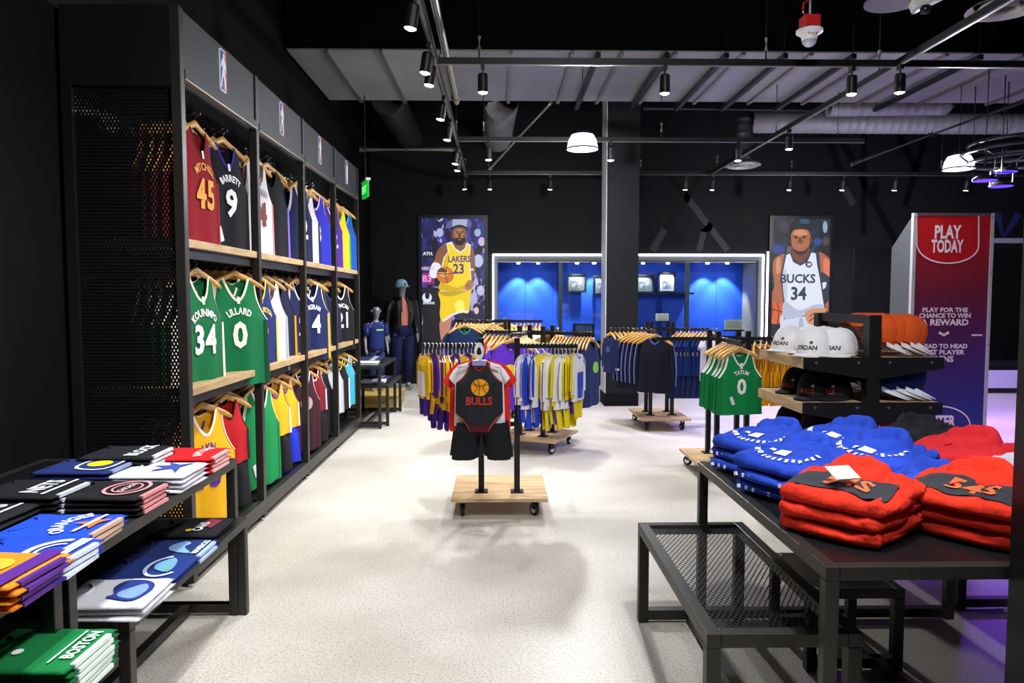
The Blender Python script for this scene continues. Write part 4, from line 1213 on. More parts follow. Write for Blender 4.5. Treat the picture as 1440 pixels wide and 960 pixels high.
def bodysuit(look):
    if look == 'bulls':
        o = garment('infant_bodysuit', BODY, '#25262b', trim='#8a2a22')
        def ball():
            p = [Vector((q[0], q[1], 0)) for q in disc((0, 0), .056, .054, 24)]
            return MB().add(BODY.wrap(p, .005, BODY.top - .165), [tuple(range(24))]).mesh('ball_print')
        bo = link('ball_print', ball(), ink('#f0a21c'), o)
        mb = MB()
        for pts in ([(-.036, .018), (0, .006), (.04, .016)], [(-.01, .042), (.0, 0), (-.006, -.04)], [(-.03, -.026), (-.012, -.004), (-.03, .028)], [(.03, -.026), (.014, 0), (.03, .026)]):
            for q in stroke(pts, .003):
                mb.add(BODY.wrap([Vector((c.x * 1.3, c.y * 1.3, 0)) for c in q], .005, BODY.top - .165, e=.0095), [(0, 1, 2, 3)])
        mb.build('ball_seam', ink('#5c1a12'), bo)
        vv_, ff_ = text_geo('BULLS', .068, .03, .9)
        MB().add(BODY.wrap(vv_, .0, BODY.top - .25), ff_).build('lettering', ink('#c23a2c'), o)
        g = []
        MB().grid([[(x, BODY.y(x, t, True) - .004, BODY.z(t, x)) for x in [BODY.xo(t) * u for u in (-1, -.5, 0, .5, 1)]] for t in (0, .04, .09)]).build('snap_band', cloth('#5a1020'), o)
        mb = MB()
        for sx in (-1, 1):
            mb.grid([[(sx * (BODY.xo(t) - w_), BODY.y(sx * (BODY.xo(t) - w_), t, True) - .004, BODY.z(t, BODY.xo(t))) for w_ in (.013, 0)] for t in [i / 14 * .25 for i in range(15)]])
        mb.build('leg_binding', cloth('#b4402e'), o)
    elif look == 'red':
        o = garment('infant_tee', shape('tee', .76, .60, .25), '#d92a1e', trim='#8a2a22')
    elif look == 'white':
        o = garment('infant_tee', shape('tee', .62, .68, .25), '#e6dfe2', trim='#c02a2a')
    o['cat_'] = 'baby clothes'
    return o
for i, (lk, lb_) in enumerate((('bulls', 'charcoal infant bodysuit printed with an orange basketball'), ('white', 'white infant top with pink sleeves behind the charcoal bodysuit'), ('red', 'bright red infant top hanging behind the charcoal bodysuit'), ('red', 'red infant top at the back of the bodysuit arm'))):
    p = (kx, ky - .47 + .055 * i, AZ + .016)
    o = bodysuit(lk); place(o, p, (0, -.06, .08, .02)[i], lb_, 'bodysuit sets on the wheeled rack', 'baby clothes')
    put_hanger(p, 0, 'small white plastic hanger behind the charcoal bodysuit', 'bodysuit hangers', True)
for i in range(3):
    s_ = shorts('#17181c', .155, .235, -.475)
    place(s_, (kx + (.01, .03, -.01)[i], ky - .445 + .055 * i, AZ + .016), (0, .12, -.08)[i], 'black infant shorts hanging under the charcoal bodysuit', 'infant shorts', 'shorts')
# header card of the bodysuit hanger
hc = empty('header_card', (kx, ky - .495, AZ)); tag(hc, 'white oval size card on the hanger of the charcoal bodysuit', 'tag')
MB().add([(p[0], 0, p[1]) for p in disc((0, .0), .03, .055, 24)] + [(p[0], .003, p[1]) for p in disc((0, .0), .03, .055, 24)], [tuple(range(24)), tuple(range(47, 23, -1))] + [(i, (i + 1) % 24, 24 + (i + 1) % 24, 24 + i) for i in range(24)]).build('card', M_WHITEP, hc)
MB().add([(p[0], -.002, p[1]) for p in smooth_poly([(-.012, -.02), (.012, -.02), (.014, .0), (.006, .022), (-.006, .022), (-.014, 0)], 3)], [tuple(range(18))]).build('printed_mark', ink('#1c1c20'), hc)
MB().box((0, -.004, -.075), (.085, .006, .03)).build('size_band', mat('lilac_band', '#9a92c8', .5), hc)
# angled rack: navy tees, purple tees
def tee(look):
    cfg = {'navy': dict(body='#1a2a5a', badge='#7fc242', trim='#16224a'), 'purple': dict(body='#5b2bb4', trim='#4a2398', number=None, badge='#e2c31c'), 'greyw': dict(body='#d9d9de', trim='#b9b9c4'), 'navyplain': dict(body='#182650', trim='#2a8a5a'),
           'yellow': dict(body='#ecd21c', trim='#6a2aa8', side='#6a2aa8'), 'redk': dict(body='#c2342c', trim='#8a1a1a')}[look]
    key = ('tee', look)
    if key not in PROTO:
        PROTO[key] = garment('hanging_tee', TEE, **cfg); PROTO[key]['cat_'] = 't-shirt'
        return PROTO[key]
    return copy_tree(PROTO[key])
p = rk_pt(R3, R3A, .57, 0, 1.166); st = rotz((-.034, 0, 0), R3A)
hang_row(p, st, R3A + R(90), ['navy'] + ['navyplain'] * 11, 'navy tee on the long arm of the angled rack', 'navy tees on the angled rack', make=tee, first='navy tee with green print at the end of the angled rack arm', jitter=.03, hl='wooden hanger holding navy tees on the angled rack')
p = rk_pt(R3, R3A, 0, -.57, 1.166); st = rotz((0, .05, 0), R3A)
hang_row(p, st, R3A + R(8), ['purple'] + ['greyw', 'purple', 'purple', 'greyw', 'purple', 'purple'], lambda c: {'purple': 'rear purple tee', 'greyw': 'pale grey tee'}[c] + ' behind the printed purple one on the angled rack', 'purple tees on the angled rack', make=tee, first='purple tee with yellow print on the angled rack', hl='wooden hanger holding purple tees on the angled rack')
p = rk_pt(R3, R3A, -.57, 0, 1.166); st = rotz((.05, 0, 0), R3A)
hang_row(p, st, R3A - R(80), ['greyw', 'redk', 'greyw', 'redk', 'greyw', 'redk'], lambda c: {'redk': 'red tee', 'greyw': 'pale grey tee'}[c] + ' on the far arm of the angled rack', 'red and grey tees on the angled rack', make=tee, hl='wooden hanger holding red and grey tees on the angled rack')
p = rk_pt(R3, R3A, 0, .57, 1.166); st = rotz((0, -.05, 0), R3A)
hang_row(p, st, R3A, ['yellow'] * 6, 'yellow tee with purple sides on the angled rack', 'yellow tees on the angled rack', make=tee, hl='wooden hanger holding yellow tees on the angled rack')
# rack before the counter
a4 = R(-12)
for (x, y, sx, sy, tw, lks, wh, fl) in ((-.32, -.42, .045, .045, 10, ['navyplain'] * 7, 'plain navy tees', 'navy tee facing the aisle on the rack before the counter'),
                                   (.55, 0, -.05, 0, 90, ['greyw'] * 7, 'grey tees', None), (-.57, .1, .05, 0, -85, ['navyplain'] * 5, 'navy tees toward the wall', None), (0, .57, 0, -.05, 0, ['yellow'] * 5, 'yellow tees', None)):
    p = rk_pt(R4, a4, x, y, 1.216); st = rotz((sx, sy, 0), a4)
    hang_row(p, st, a4 + R(tw), lks, wh[:-1] + ' on the rack before the counter', wh + ' before the counter', make=tee, first=fl, hl='wooden hanger holding ' + wh + ' on the rack before the counter')
# rack of navy jackets
def top_(look):
    key = ('top', look)
    if key in PROTO: return copy_tree(PROTO[key])
    if look == 'kidjacket':
        sp = shape('long', .62, .72, .25); o = garment('hanging_sweatshirt', sp, '#1a2350', trim='#3a4a98', badge='#3c5a8c')
        zc = sp.z(1, sp.sh) - .60 * sp.k
        for sx in (-1, 1): MB().box((sx * (sp.sh + .05 * sp.k), 0, zc + .012), (.05, .03, .022)).build('white_cuff', cloth('#e8e8f0'), o)
        o['cat_'] = 'sweatshirt'
    elif look == 'jacket':
        o = garment('hanging_jacket', LONG, '#0d0f22', trim='#5a62b0')
        for sx in (-1, 1):
            zs_ = LONG.z(1, LONG.sh); mb = MB()
            mb.grid([[(sx * (LONG.sh + dx_ * LONG.k + e_), -.012, zs_ - dz_ * LONG.k) for e_ in (-.012, .004)] for dx_, dz_ in ((.0, 0), (.055, .06), (.085, .22), (.095, .4), (.085, .6))])
            mb.build('sleeve_piping', cloth('#6a72c8'), o)
        o['cat_'] = 'jacket'
    elif look == 'stripe':
        sp = shape('tee', .66, .70, .25); o = garment('hanging_set', sp, '#16306e', trim='#e9d9a0')
        link('purple_band', sp.patch(-1, 1, .62, .76, both=True).mesh('purple_band', True), cloth('#4a2aa0'), o)
        link('gold_band', sp.patch(-1, 1, .5, .6, both=True).mesh('gold_band', True), cloth('#e2c878'), o)
        link('white_side', sp.patch(.5, 1.0, .05, .3, both=True).mesh('white_side', True), cloth('#f0f0f4'), o)
        o['cat_'] = 't-shirt'
    elif look == 'whitep':
        sp = shape('tee', .7, .74, .25); o = garment('hanging_set', sp, '#e3e1e6', trim='#5a35a8'); o['cat_'] = 't-shirt'
    PROTO[key] = o
    return o
hang_row((R2.x - .57, R2.y, 1.146), (.05, 0, 0), R(-68), ['kidjacket'] * 9, 'small navy sweatshirt with white cuffs beside the column', 'small navy sweatshirts', make=top_, jitter=.12, hw=.14, hl='small wooden hanger holding navy sweatshirts beside the column')
hang_row((R2.x - .17, R2.y - .57, 1.146), (-.035, .075, 0), R(-34), ['jacket'] * 6, 'dark navy jacket behind the front one on its rack', 'dark navy jackets', make=top_, first='dark navy jacket with violet piping at the front of its rack', hl='wooden hanger holding dark navy jackets')
hang_row((R2.x + .18, R2.y - .1, 1.146), (.046, 0, 0), R(38), ['stripe'] * 8 + ['whitep'] * 3, lambda c: {'stripe': 'small blue set with purple and gold bands', 'whitep': 'small white set with purple trim beside the banded ones'}[c], 'blue banded sets', make=top_, jitter=.08, hw=.15, hl='small wooden hanger holding blue banded sets')
for i in range(6):
    s_ = shorts('#16224e', .14, .3, -.5); place(s_, (R2.x + .2 + .065 * i, R2.y - .1, 1.146), R(38), 'small navy shorts hanging below the blue banded sets', 'navy shorts below the banded sets', 'shorts')
# rack of green and gold jerseys
YT = shape('tank', .72, .68, .25)
hang_row((R5.x - .10, R5.y - .60, 1.166), (-.0, .075, 0), R(8), ['tatum'] + ['green'] * 6, 'green jersey with white trim behind the number 0 one on its rack', 'green jerseys on the wheeled rack', sp=YT, first='green jersey with white number 0 at the front of its rack', hw=.16, jitter=.25, hl='wooden hanger holding green jerseys on the wheeled rack')
hang_row((R5.x + .62, R5.y - .02, 1.166), (-.05, 0, 0), R(62), ['goldplain'] * 9, 'gold jersey with brown trim beside the cap stand', 'gold jerseys beside the cap stand', sp=YT, hw=.16, jitter=.06, hl='wooden hanger holding gold jerseys beside the cap stand')
# ------------------------------------------------------------------ folded tees
FT_W, FT_L, FT_H = .25, .30, .017
def slab(w, l, h, seed, wr=.0025, n=16, puff=8):
    """a soft folded cloth slab with rounded edges, bottom at z = 0"""
    mb = MB(); top = []; bot = []
    for i in range(n + 1):
        rt, rb = [], []
        for j in range(n + 1):
            u, v = -1 + 2 * j / n, -1 + 2 * i / n
            u2 = math.copysign(abs(u) ** .75, u); v2 = math.copysign(abs(v) ** .75, v)
            e = max(0.0, 1 - max(abs(u2), abs(v2)) ** puff) ** .5
            nz = noise.noise(Vector((u * 1.6 + seed, v * 1.6, seed * 3.1))) + .5 * noise.noise(Vector((u * 4 + seed, v * 3, seed)))
            x, y = u2 * w / 2 * (1 + .02 * nz), v2 * l / 2 * (1 + .02 * noise.noise(Vector((u * 3, v * 3, seed + 9))))
            rt.append((x, y, h * .5 + h * .5 * e + wr * nz * e)); rb.append((x, y, h * .5 - h * .5 * e))
        top.append(rt); bot.append(rb[::-1])
    mb.grid(top); mb.grid(bot)
    return mb
FT_MESH = [slab(FT_W, FT_L, FT_H, s_).mesh('folded_tee', True, .0006) for s_ in (1.3, 5.1, 8.7)]
def tee_z(x, y):
    return FT_H + .0034
def flat(polys, z, name):
    mb = MB()
    for p in polys:
        mb.add([(q[0], q[1], z) for q in p], [tuple(range(len(p)))])
    return mb.mesh(name)
COLLAR = MB().tube([(.062 * math.cos(a), .125 + .035 * math.sin(a) - .01, FT_H + .001) for a in [PI + k * PI / 10 for k in range(11)]], .005, 6).mesh('collar', True)
def txt_polys(s_, size, cx_=0, cy_=0, bend=None, xs=.85):
    v, f = text_geo(s_, size, .03, xs)
    if bend: v = arch(v, bend)
    return [[(v[i].x + cx_, v[i].y + cy_) for i in q] for q in f]
PRINTS = {   # list of (colour, polygons) around (0, -0.05)
 'script_white': [('#eceff4', txt_polys('BLOCK', .075, 0, -.06))],
 'ball_yellow': [('#f2f2f2', [[(p.x, p.y) for p in smooth_poly([(-.09, -.12), (.09, -.12), (.1, -.02), (.03, .02), (-.08, -.0)], 3)]]), ('#20346e', [[(p.x, p.y) for p in smooth_poly([(-.08, -.112), (.08, -.112), (.09, -.028), (.03, .01), (-.07, -.01)], 3)]]), ('#e8d81c', [disc((0, -.055), .05, .045, 24)])],
 'letters_white': [('#e9ecf2', txt_polys('NETS', .085, 0, -.04) + stroke([(-.1, -.1), (.1, -.1)], .012))],
 'ring_pink': [('#e99a9c', stroke([(p[0], p[1]) for p in disc((0, -.05), .09, .07, 32)], .012, True) + stroke(disc((0, -.05), .06, .045, 28), .007, True)), ('#f0c8c8', txt_polys('CHICAGO', .03, 0, -.05))],
 'burst_blue': [('#3a4f9e', [[(-.08, -.1), (-.02, -.06), (-.06, .02), (.0, -.02), (.03, .04), (.04, -.03), (.09, .0), (.05, -.06), (.09, -.11), (.01, -.08)]])],
 'script_red': [('#f0d8d8', txt_polys('RAPTORS', .05, 0, -.06, .2))],
 'oranges': [('#dfe6f2', txt_polys('ORANGES', .055, 0, -.01, .12)), ('#c8743c', [[(-.05, -.12), (-.01, -.085), (.0, -.045), (.02, -.085), (.07, -.08), (.035, -.11), (.05, -.14), (.0, -.12)]]), ('#efe9d8', stroke([(-.08, -.09), (.09, -.1)], .012))],
 'arch_white': [('#dde6f4', stroke([(p[0], p[1]) for p in disc((0, -.08), .085, .07, 20, 0, PI)], .02) + stroke(disc((0, -.08), .055, .045, 20, 0, PI), .01) + [[(-.1, -.13), (.1, -.13), (.1, -.095), (-.1, -.095)]])],
 'wolf': [('#cfe0f0', stroke([(p[0], p[1]) for p in disc((0, -.07), .1, .065, 24, .2, 4.2)], .014)), ('#6f9fd0', [[(p.x, p.y) for p in smooth_poly([(-.06, -.1), (-.03, -.04), (.03, -.03), (.08, -.07), (.02, -.1)], 3)]]), ('#53c23a', [disc((-.03, -.085), .012, .01, 10)])],
 'blue_blob': [('#2a3a86', [[(p.x, p.y) for p in smooth_poly([(-.085, -.1), (-.07, -.03), (-.055, -.0), (-.03, -.015), (.02, .01), (.075, -.0), (.09, -.05), (.06, -.105), (.0, -.125)], 3)]]), ('#7f9fdc', [[(p.x, p.y) for p in smooth_poly([(-.07, -.095), (-.055, -.04), (-.02, -.025), (.02, -.05), (.05, -.085), (.0, -.11)], 3)]])],
 'mavs': [('#7fa8d8', [[(p.x, p.y) for p in smooth_poly([(-.07, -.11), (-.04, -.02), (.02, .0), (.07, -.04), (.04, -.07), (.0, -.06)], 3)]]), ('#e6edf6', txt_polys('MAVERICKS', .034, 0, -.125))],
 'cavs': [('#7c2a3a', [[(-.04, -.1), (.07, -.11), (.09, -.05), (.02, -.03)]]), ('#f0eaf0', txt_polys('CAVS', .055, -.02, -.05)), ('#e8c81c', [disc((-.07, -.02), .018, .014, 12)])],
 'celtic': [('#e9f4ec', txt_polys('BOSTON', .045, .01, -.115) + [disc((-.03, .03), .016, .014, 14)]), ('#bfe0c8', stroke([(-.09, -.085), (.09, -.085)], .006))],
 'knit': [('#5a2a8c', [[(-.125, -.13), (.125, -.13), (.125, -.08), (-.125, -.08)]]), ('#f4b83a', [disc((0, -.02), .05, .045, 16)])],
}
PM = {k: [(c, flat(p, FT_H + .0042 + .0008 * i, 'print')) for i, (c, p) in enumerate(v)] for k, v in PRINTS.items()}
EDGE = MB().span((-.085, -FT_L / 2 - .003, .0035), (.085, -FT_L / 2 + .012, FT_H - .0025)).mesh('hem_print')
def tee_stack(x, y, z, n, col, prt, label, what, rz=PI / 2, edge=None):
    for i in range(n):
        o = link('folded_tee', FT_MESH[i % 3], cloth(col))
        a = rz + random.uniform(-.05, .05)
        dx_, dy_ = random.uniform(-.006, .006), random.uniform(-.006, .006)
        place(o, (x + dx_, y + dy_, z + i * (FT_H + .0012)), a, (label if i == n - 1 else 'folded ' + what + ' underneath in its stack'), 'stacked ' + what, 'folded shirt')
        if edge: link('hem_print', EDGE, ink(edge), o)
        if i == n - 1:
            link('collar', COLLAR, cloth(col), o)
            for c, me in PM[prt]: link('print', me, ink(c), o)
Z1 = TZ + .001
Z2 = BZ + .001
def P(px_, py_, z): return at_z(px_, py_, z)
def stk(px_, py_, z, n, *a, **k):
    p = at_z(px_, py_, z + n * FT_H); tee_stack(p.x, p.y, z, n, *a, **k)
stk(262, 637, Z1, 4, '#c8141c', 'script_red', 'red folded tee with pale script on top of its stack', 'red tee', edge='#e8b0b0')
stk(222, 660, Z1, 4, '#e9e6ee', 'burst_blue', 'white folded tee with a blue starburst on top of its stack', 'white tee with a blue print', edge=None)
stk(158, 688, Z1, 4, '#16161a', 'ring_pink', 'black folded tee with a pink round badge on top of its stack', 'black tee with a pink badge', edge='#d88a8e')
stk(45, 687, Z1, 5, '#141418', 'letters_white', 'black folded tee with bold white letters on top of its stack', 'black tee with bold letters', edge='#c8ccd4')
stk(122, 655, Z1, 5, '#1c2b66', 'ball_yellow', 'navy folded tee with a yellow ball print on top of its stack', 'navy tee with a yellow print', edge='#8a94b8')
stk(178, 636, Z1, 6, '#1a1b22', 'script_white', 'charcoal folded tee with a white word on top of its stack', 'charcoal tee with a white word', edge='#dadde4')
stk(82, 738, Z1, 3, '#1d49c8', 'oranges', 'royal blue folded tee printed with an orange star figure', 'royal blue tee with orange print', edge='#c8a890')
stk(35, 776, Z1, 3, '#1c46c2', 'arch_white', 'royal blue folded tee with a white arch print', 'royal blue tee with an arch', edge='#d8e0f0')
stk(-22, 800, Z1, 4, '#f08a1c', 'knit', 'orange folded tee with a purple hem on top of its stack', 'orange tee', edge='#5a2a8c')
stk(-40, 722, Z1, 4, '#1a1a20', 'letters_white', 'black folded tee beside the royal blue ones', 'black tee beside the blue ones')
stk(268, 740, Z2, 3, '#16161a', 'cavs', 'black folded tee with a wine and white print on the low bench', 'black tee on the low bench')
stk(240, 771, Z2, 2, '#1c2f68', 'mavs', 'navy folded tee with pale blue lettering on the low bench', 'navy tee with pale lettering', edge='#a8bce0')
stk(208, 797, Z2, 2, '#1b3378', 'wolf', 'navy folded tee with a green eyed print on the low bench', 'navy tee with a green print', edge=None)
stk(160, 832, Z2, 3, '#e4e2e8', 'blue_blob', 'white folded tee with a blue head emblem on the low bench', 'white tee on the low bench')
stk(52, 912, Z2, 6, '#0f7a3e', 'celtic', 'green folded tee with white lettering on top of its stack', 'green tee', edge='#e4f0e8')
# tees on the far table by the mannequins
for j, (c, n_) in enumerate((('#d8d8e0', 'white'), ('#20242c', 'charcoal'), ('#1b2a5c', 'navy'))):
    tee_stack(ta.x - .2 - .02 * j, ta.y + .2 + .3 * j, .721, 2, c, 'script_white', n_ + ' folded tee on the small table before the mannequins', n_ + ' tee on the small table')
for j, (c, n_) in enumerate((('#c8ccd8', 'pale'), ('#1b2a5c', 'dark blue'))):
    tee_stack(ta.x - .15, ta.y + .45 + .3 * j, .481, 2, c, 'script_white', n_ + ' folded tee on the low bench before the mannequins', n_ + ' tee on the far low bench')

# ------------------------------------------------------------------ folded hoodies
HW, HL, HH = .36, .34, .058
def fold_noise(x, y, s_):
    v = Vector((x * 9 + s_, y * 6, s_ * 2.3))
    r1 = 1 - abs(noise.noise(v)) * 2
    r2 = 1 - abs(noise.noise(v * 2.3 + Vector((4, 1, 7)))) * 2
    return r1 * .7 + r2 * .3
def hoodie_body(seed, hood=True):
    n = 34; mb = MB(); top = []; bot = []
    for i in range(n + 1):
        rt, rb = [], []
        for j in range(n + 1):
            u, v = -1 + 2 * j / n, -1 + 2 * i / n
            u2 = math.copysign(abs(u) ** .72, u); v2 = math.copysign(abs(v) ** .72, v)
            m_ = max(abs(u2), abs(v2)); q = math.hypot(u2, v2)
            f = 1 - .13 * max(0, q - 1) / .414                       # round the corners
            e = max(0.0, 1 - m_ ** 4.5) ** .5
            edge = noise.noise(Vector((u * 1.7 + seed, v * 1.7, seed)))
            x = u2 * HW / 2 * f * (1 + .09 * edge); y = v2 * HL / 2 * f * (1 + .08 * noise.noise(Vector((v * 1.6 + seed, u * 1.6, seed + 3))))
            w = fold_noise(u * .22, v * .13, seed)
            sag = .75 + .25 * noise.noise(Vector((u * .9 + seed, v * .9, seed * 2)))
            h = HH * (.42 + .58 * e * sag) + e * .021 * w
            if hood:
                h += .024 * e * math.exp(-((v - .42) / .42) ** 2)
                for d in (v - .15 - .55 * u, v - .30 + .45 * u):       # crossing folds where the hood meets the chest
                    h += .013 * e * math.exp(-(d / .10) ** 2)
            rt.append((x, y, h)); rb.append((x, y, HH * .42 * (1 - e)))
        top.append(rt); bot.append(rb[::-1])
    mb.grid(top); mb.grid(bot)
    return mb
HB_TOP = [hoodie_body(s_, True).mesh('folded_hoodie', True, .0006) for s_ in (2.1, 6.4, 11.3, 15.8)]
HB_LOW = [hoodie_body(s_, False).mesh('folded_hoodie', True, .0006) for s_ in (3.7, 9.2, 13.4)]
def hood_ring(seed):
    """a slumped hood: a soft crater, higher at the back"""
    n, m_ = 28, 11; rows = []
    for k in range(m_):
        r_ = k / (m_ - 1); row = []
        for j in range(n + 1):
            a = (j % n) * 2 * PI / n
            wob = 1 + .16 * noise.noise(Vector((math.cos(a) * 1.5 + seed, math.sin(a) * 1.5, seed)))
            wall = math.exp(-((r_ - .62) / .27) ** 2)
            lip = .040 * wall * (1 + .55 * math.sin(a) + .55 * noise.noise(Vector((math.cos(a) * 1.6, math.sin(a) * 1.6 + seed, 3))))
            z = HH + .012 + lip + .006 * fold_noise(r_ * math.cos(a) * .2, r_ * math.sin(a) * .2, seed) * (1 - r_ ** 6) - .045 * r_ ** 6
            row.append((.135 * wob * r_ * math.cos(a), .075 + .105 * wob * r_ * math.sin(a), z))
        rows.append(row)
    return MB().grid(rows[::-1]).mesh('hood', True, .0003)
HOODR = [hood_ring(s_) for s_ in (1.0, 4.0)]
def sleeve_fold(sx, seed):
    pts = [(sx * (.165 - .03 * t), .12 - .24 * t, HH * .72 + .012 * math.sin(3 * t + seed)) for t in [k / 8 for k in range(9)]]
    return MB().tube(pts, [.026 - .008 * k / 8 for k in range(9)], 10).mesh('folded_sleeve', True)
SLV = [sleeve_fold(-1, .4), sleeve_fold(1, 2.0)]
CORD = MB().tube([(-.03, .03, HH + .016), (-.035, -.0, HH + .014), (-.028, -.04, HH + .0145), (-.036, -.07, HH + .013)], .0028, 6).mesh('drawstring', True)
def drape(polys, z0, me_src, name):
    """lay a flat print on top of the hoodie surface by sampling its height"""
    vs_ = [v.co for v in me_src.vertices if v.co.z > HH * .6]
    mb = MB()
    for p in polys:
        q = []
        for x, y in p:
            best = max(sorted(vs_, key=lambda c: (c.x - x) ** 2 + (c.y - y) ** 2)[:3], key=lambda c: c.z)
            q.append((x, y, best.z + z0))
        mb.add(q, [tuple(range(len(q)))])
    return mb.mesh(name)
def dashes():
    out = []
    for k in range(16):
        a = PI + .15 + k * (PI - .3) / 15
        c, s_ = math.cos(a), math.sin(a)
        out.append([((.125 * c + w_ * -s_), (-.005 + .10 * s_ + w_ * c)) for w_ in (-.006, .006)] + [((.145 * c + w_ * -s_), (-.005 + .122 * s_ + w_ * c)) for w_ in (.006, -.006)])
    out += [[(-.03, -.075), (.03, -.075), (.025, -.03), (-.025, -.03)], [(-.06, -.06), (-.04, -.055), (-.04, -.04), (-.06, -.04)]]
    return out
def letters_block():
    return txt_polys('54S', .11, .02, -.06, None, .9)
DASH = [drape(dashes(), .0035, m_, 'print') for m_ in HB_TOP]
PATCH = [drape([[(-.15 + .03 * i, -.13 + .022 * j), (-.12 + .03 * i, -.13 + .022 * j), (-.12 + .03 * i, -.108 + .022 * j), (-.15 + .03 * i, -.108 + .022 * j)] for i in range(10) for j in range(6)], .003, m_, 'chest_panel') for m_ in HB_TOP]
LETB = [drape(letters_block(), .0065, m_, 'print') for m_ in HB_TOP]
EDG = MB()
for k in range(8):
    EDG.box((-.13 + k * .036, -HL / 2 + .006 + .004 * (k % 2), HH * .45), (.011, .008, .014), Matrix.Rotation(.3 * (k % 3 - 1), 3, 'Y'))
EDG = EDG.mesh('hem_print')
def fleece(col):
    return mat('fleece_' + col.strip('#'), col, .9, bump=(13, .75, .03), var=(9, .10), spec=.2)
def hoodie_stack(px_, py_, n, col, kind, label, what, rz=0.0, z=None, at=None, rib=None):
    z = z if z is not None else TZ + .001
    p = at
    for i in range(n):
        last = i == n - 1; v = int(abs(p.x * 37 + p.y * 53)) % 4
        o = link('folded_hoodie', HB_TOP[v] if last else HB_LOW[(i + v) % 3], fleece(col))
        place(o, (p.x + random.uniform(-.016, .016), p.y + random.uniform(-.016, .016), z + i * (HH - .012)), rz + random.uniform(-.12, .12), label if last else what + ' underneath in its pile', 'piled ' + what, 'hoodie')
        for q in SLV: link('folded_sleeve', q, fleece(rib or col), o)
        if kind == 'dash' and not last: link('hem_print', EDG, ink('#dfe6f6'), o)['kind'] = 'stuff'
        if last:
            link('hood', HOODR[v % 2], fleece(col), o); link('drawstring', CORD, fleece(rib or col), o)
            if kind == 'dash': link('print', DASH[v], ink('#dfe6f6'), o)
            if kind == 'panel':
                link('chest_panel', PATCH[v], cloth('#33343a'), o); link('print', LETB[v], ink('#e06a3c'), o)
            if kind == 'dot': link('print', drape([disc((0, -.06), .03, .03, 10)], .0035, HB_TOP[v], 'print'), ink('#3a4a86'), o)
BL = '#2443b0'
def HS(x, y, *a, **k): hoodie_stack(0, 0, *a, at=Vector((x, y, 0)), **k)
HS(1.14, 3.10, 3, BL, 'dash', 'royal blue hoodie on the pile at the corner by the green jersey rack', 'royal blue hoodie by the corner', rz=-1.15)
HS(1.50, 3.12, 3, BL, 'dash', 'royal blue hoodie with a raised hood beside the black caps', 'royal blue hoodie beside the caps', rz=-1.0)
HS(1.12, 2.73, 3, BL, 'dash', 'royal blue hoodie on the pile over the mesh bench', 'royal blue hoodie over the mesh bench', rz=-1.05)
HS(1.48, 2.82, 3, BL, 'dash', 'royal blue hoodie in the middle of the blue piles', 'royal blue hoodie in the middle', rz=-1.1)
HS(1.47, 2.47, 2, BL, 'dash', 'royal blue hoodie next to the red orange pile', 'royal blue hoodie next to the red', rz=-1.0)
RD = '#d8301c'
HS(1.13, 2.30, 3, RD, 'panel', 'red orange hoodie with a charcoal chest panel and a white card', 'red orange hoodie under the card', rz=-.95)
HS(1.53, 2.26, 3, RD, 'panel', 'red orange hoodie with charcoal panel by the black post', 'red orange hoodie by the post', rz=-.85)
HS(1.86, 2.86, 3, '#c4232a', None, 'crimson hoodie beside the grey one', 'crimson hoodie beside the grey', rz=-1.2)
HS(1.84, 2.50, 2, '#b9b6c0', 'dot', 'pale grey hoodie with a navy dot', 'pale grey hoodie', rz=-.9)
HS(1.94, 3.17, 3, '#1a1a1e', None, 'black hoodie piled beside the crimson one', 'black hoodie beside the crimson', rz=.3)
hcz = TZ + 3 * HH + .034
pc = empty('price_card', (1.075, 2.225, hcz), .2); tag(pc, 'white price card lying on the red orange hoodie', 'card')
MB().box((0, 0, 0), (.085, .065, .002), Matrix.Rotation(R(24), 3, 'X')).build('card', M_WHITEP, pc)

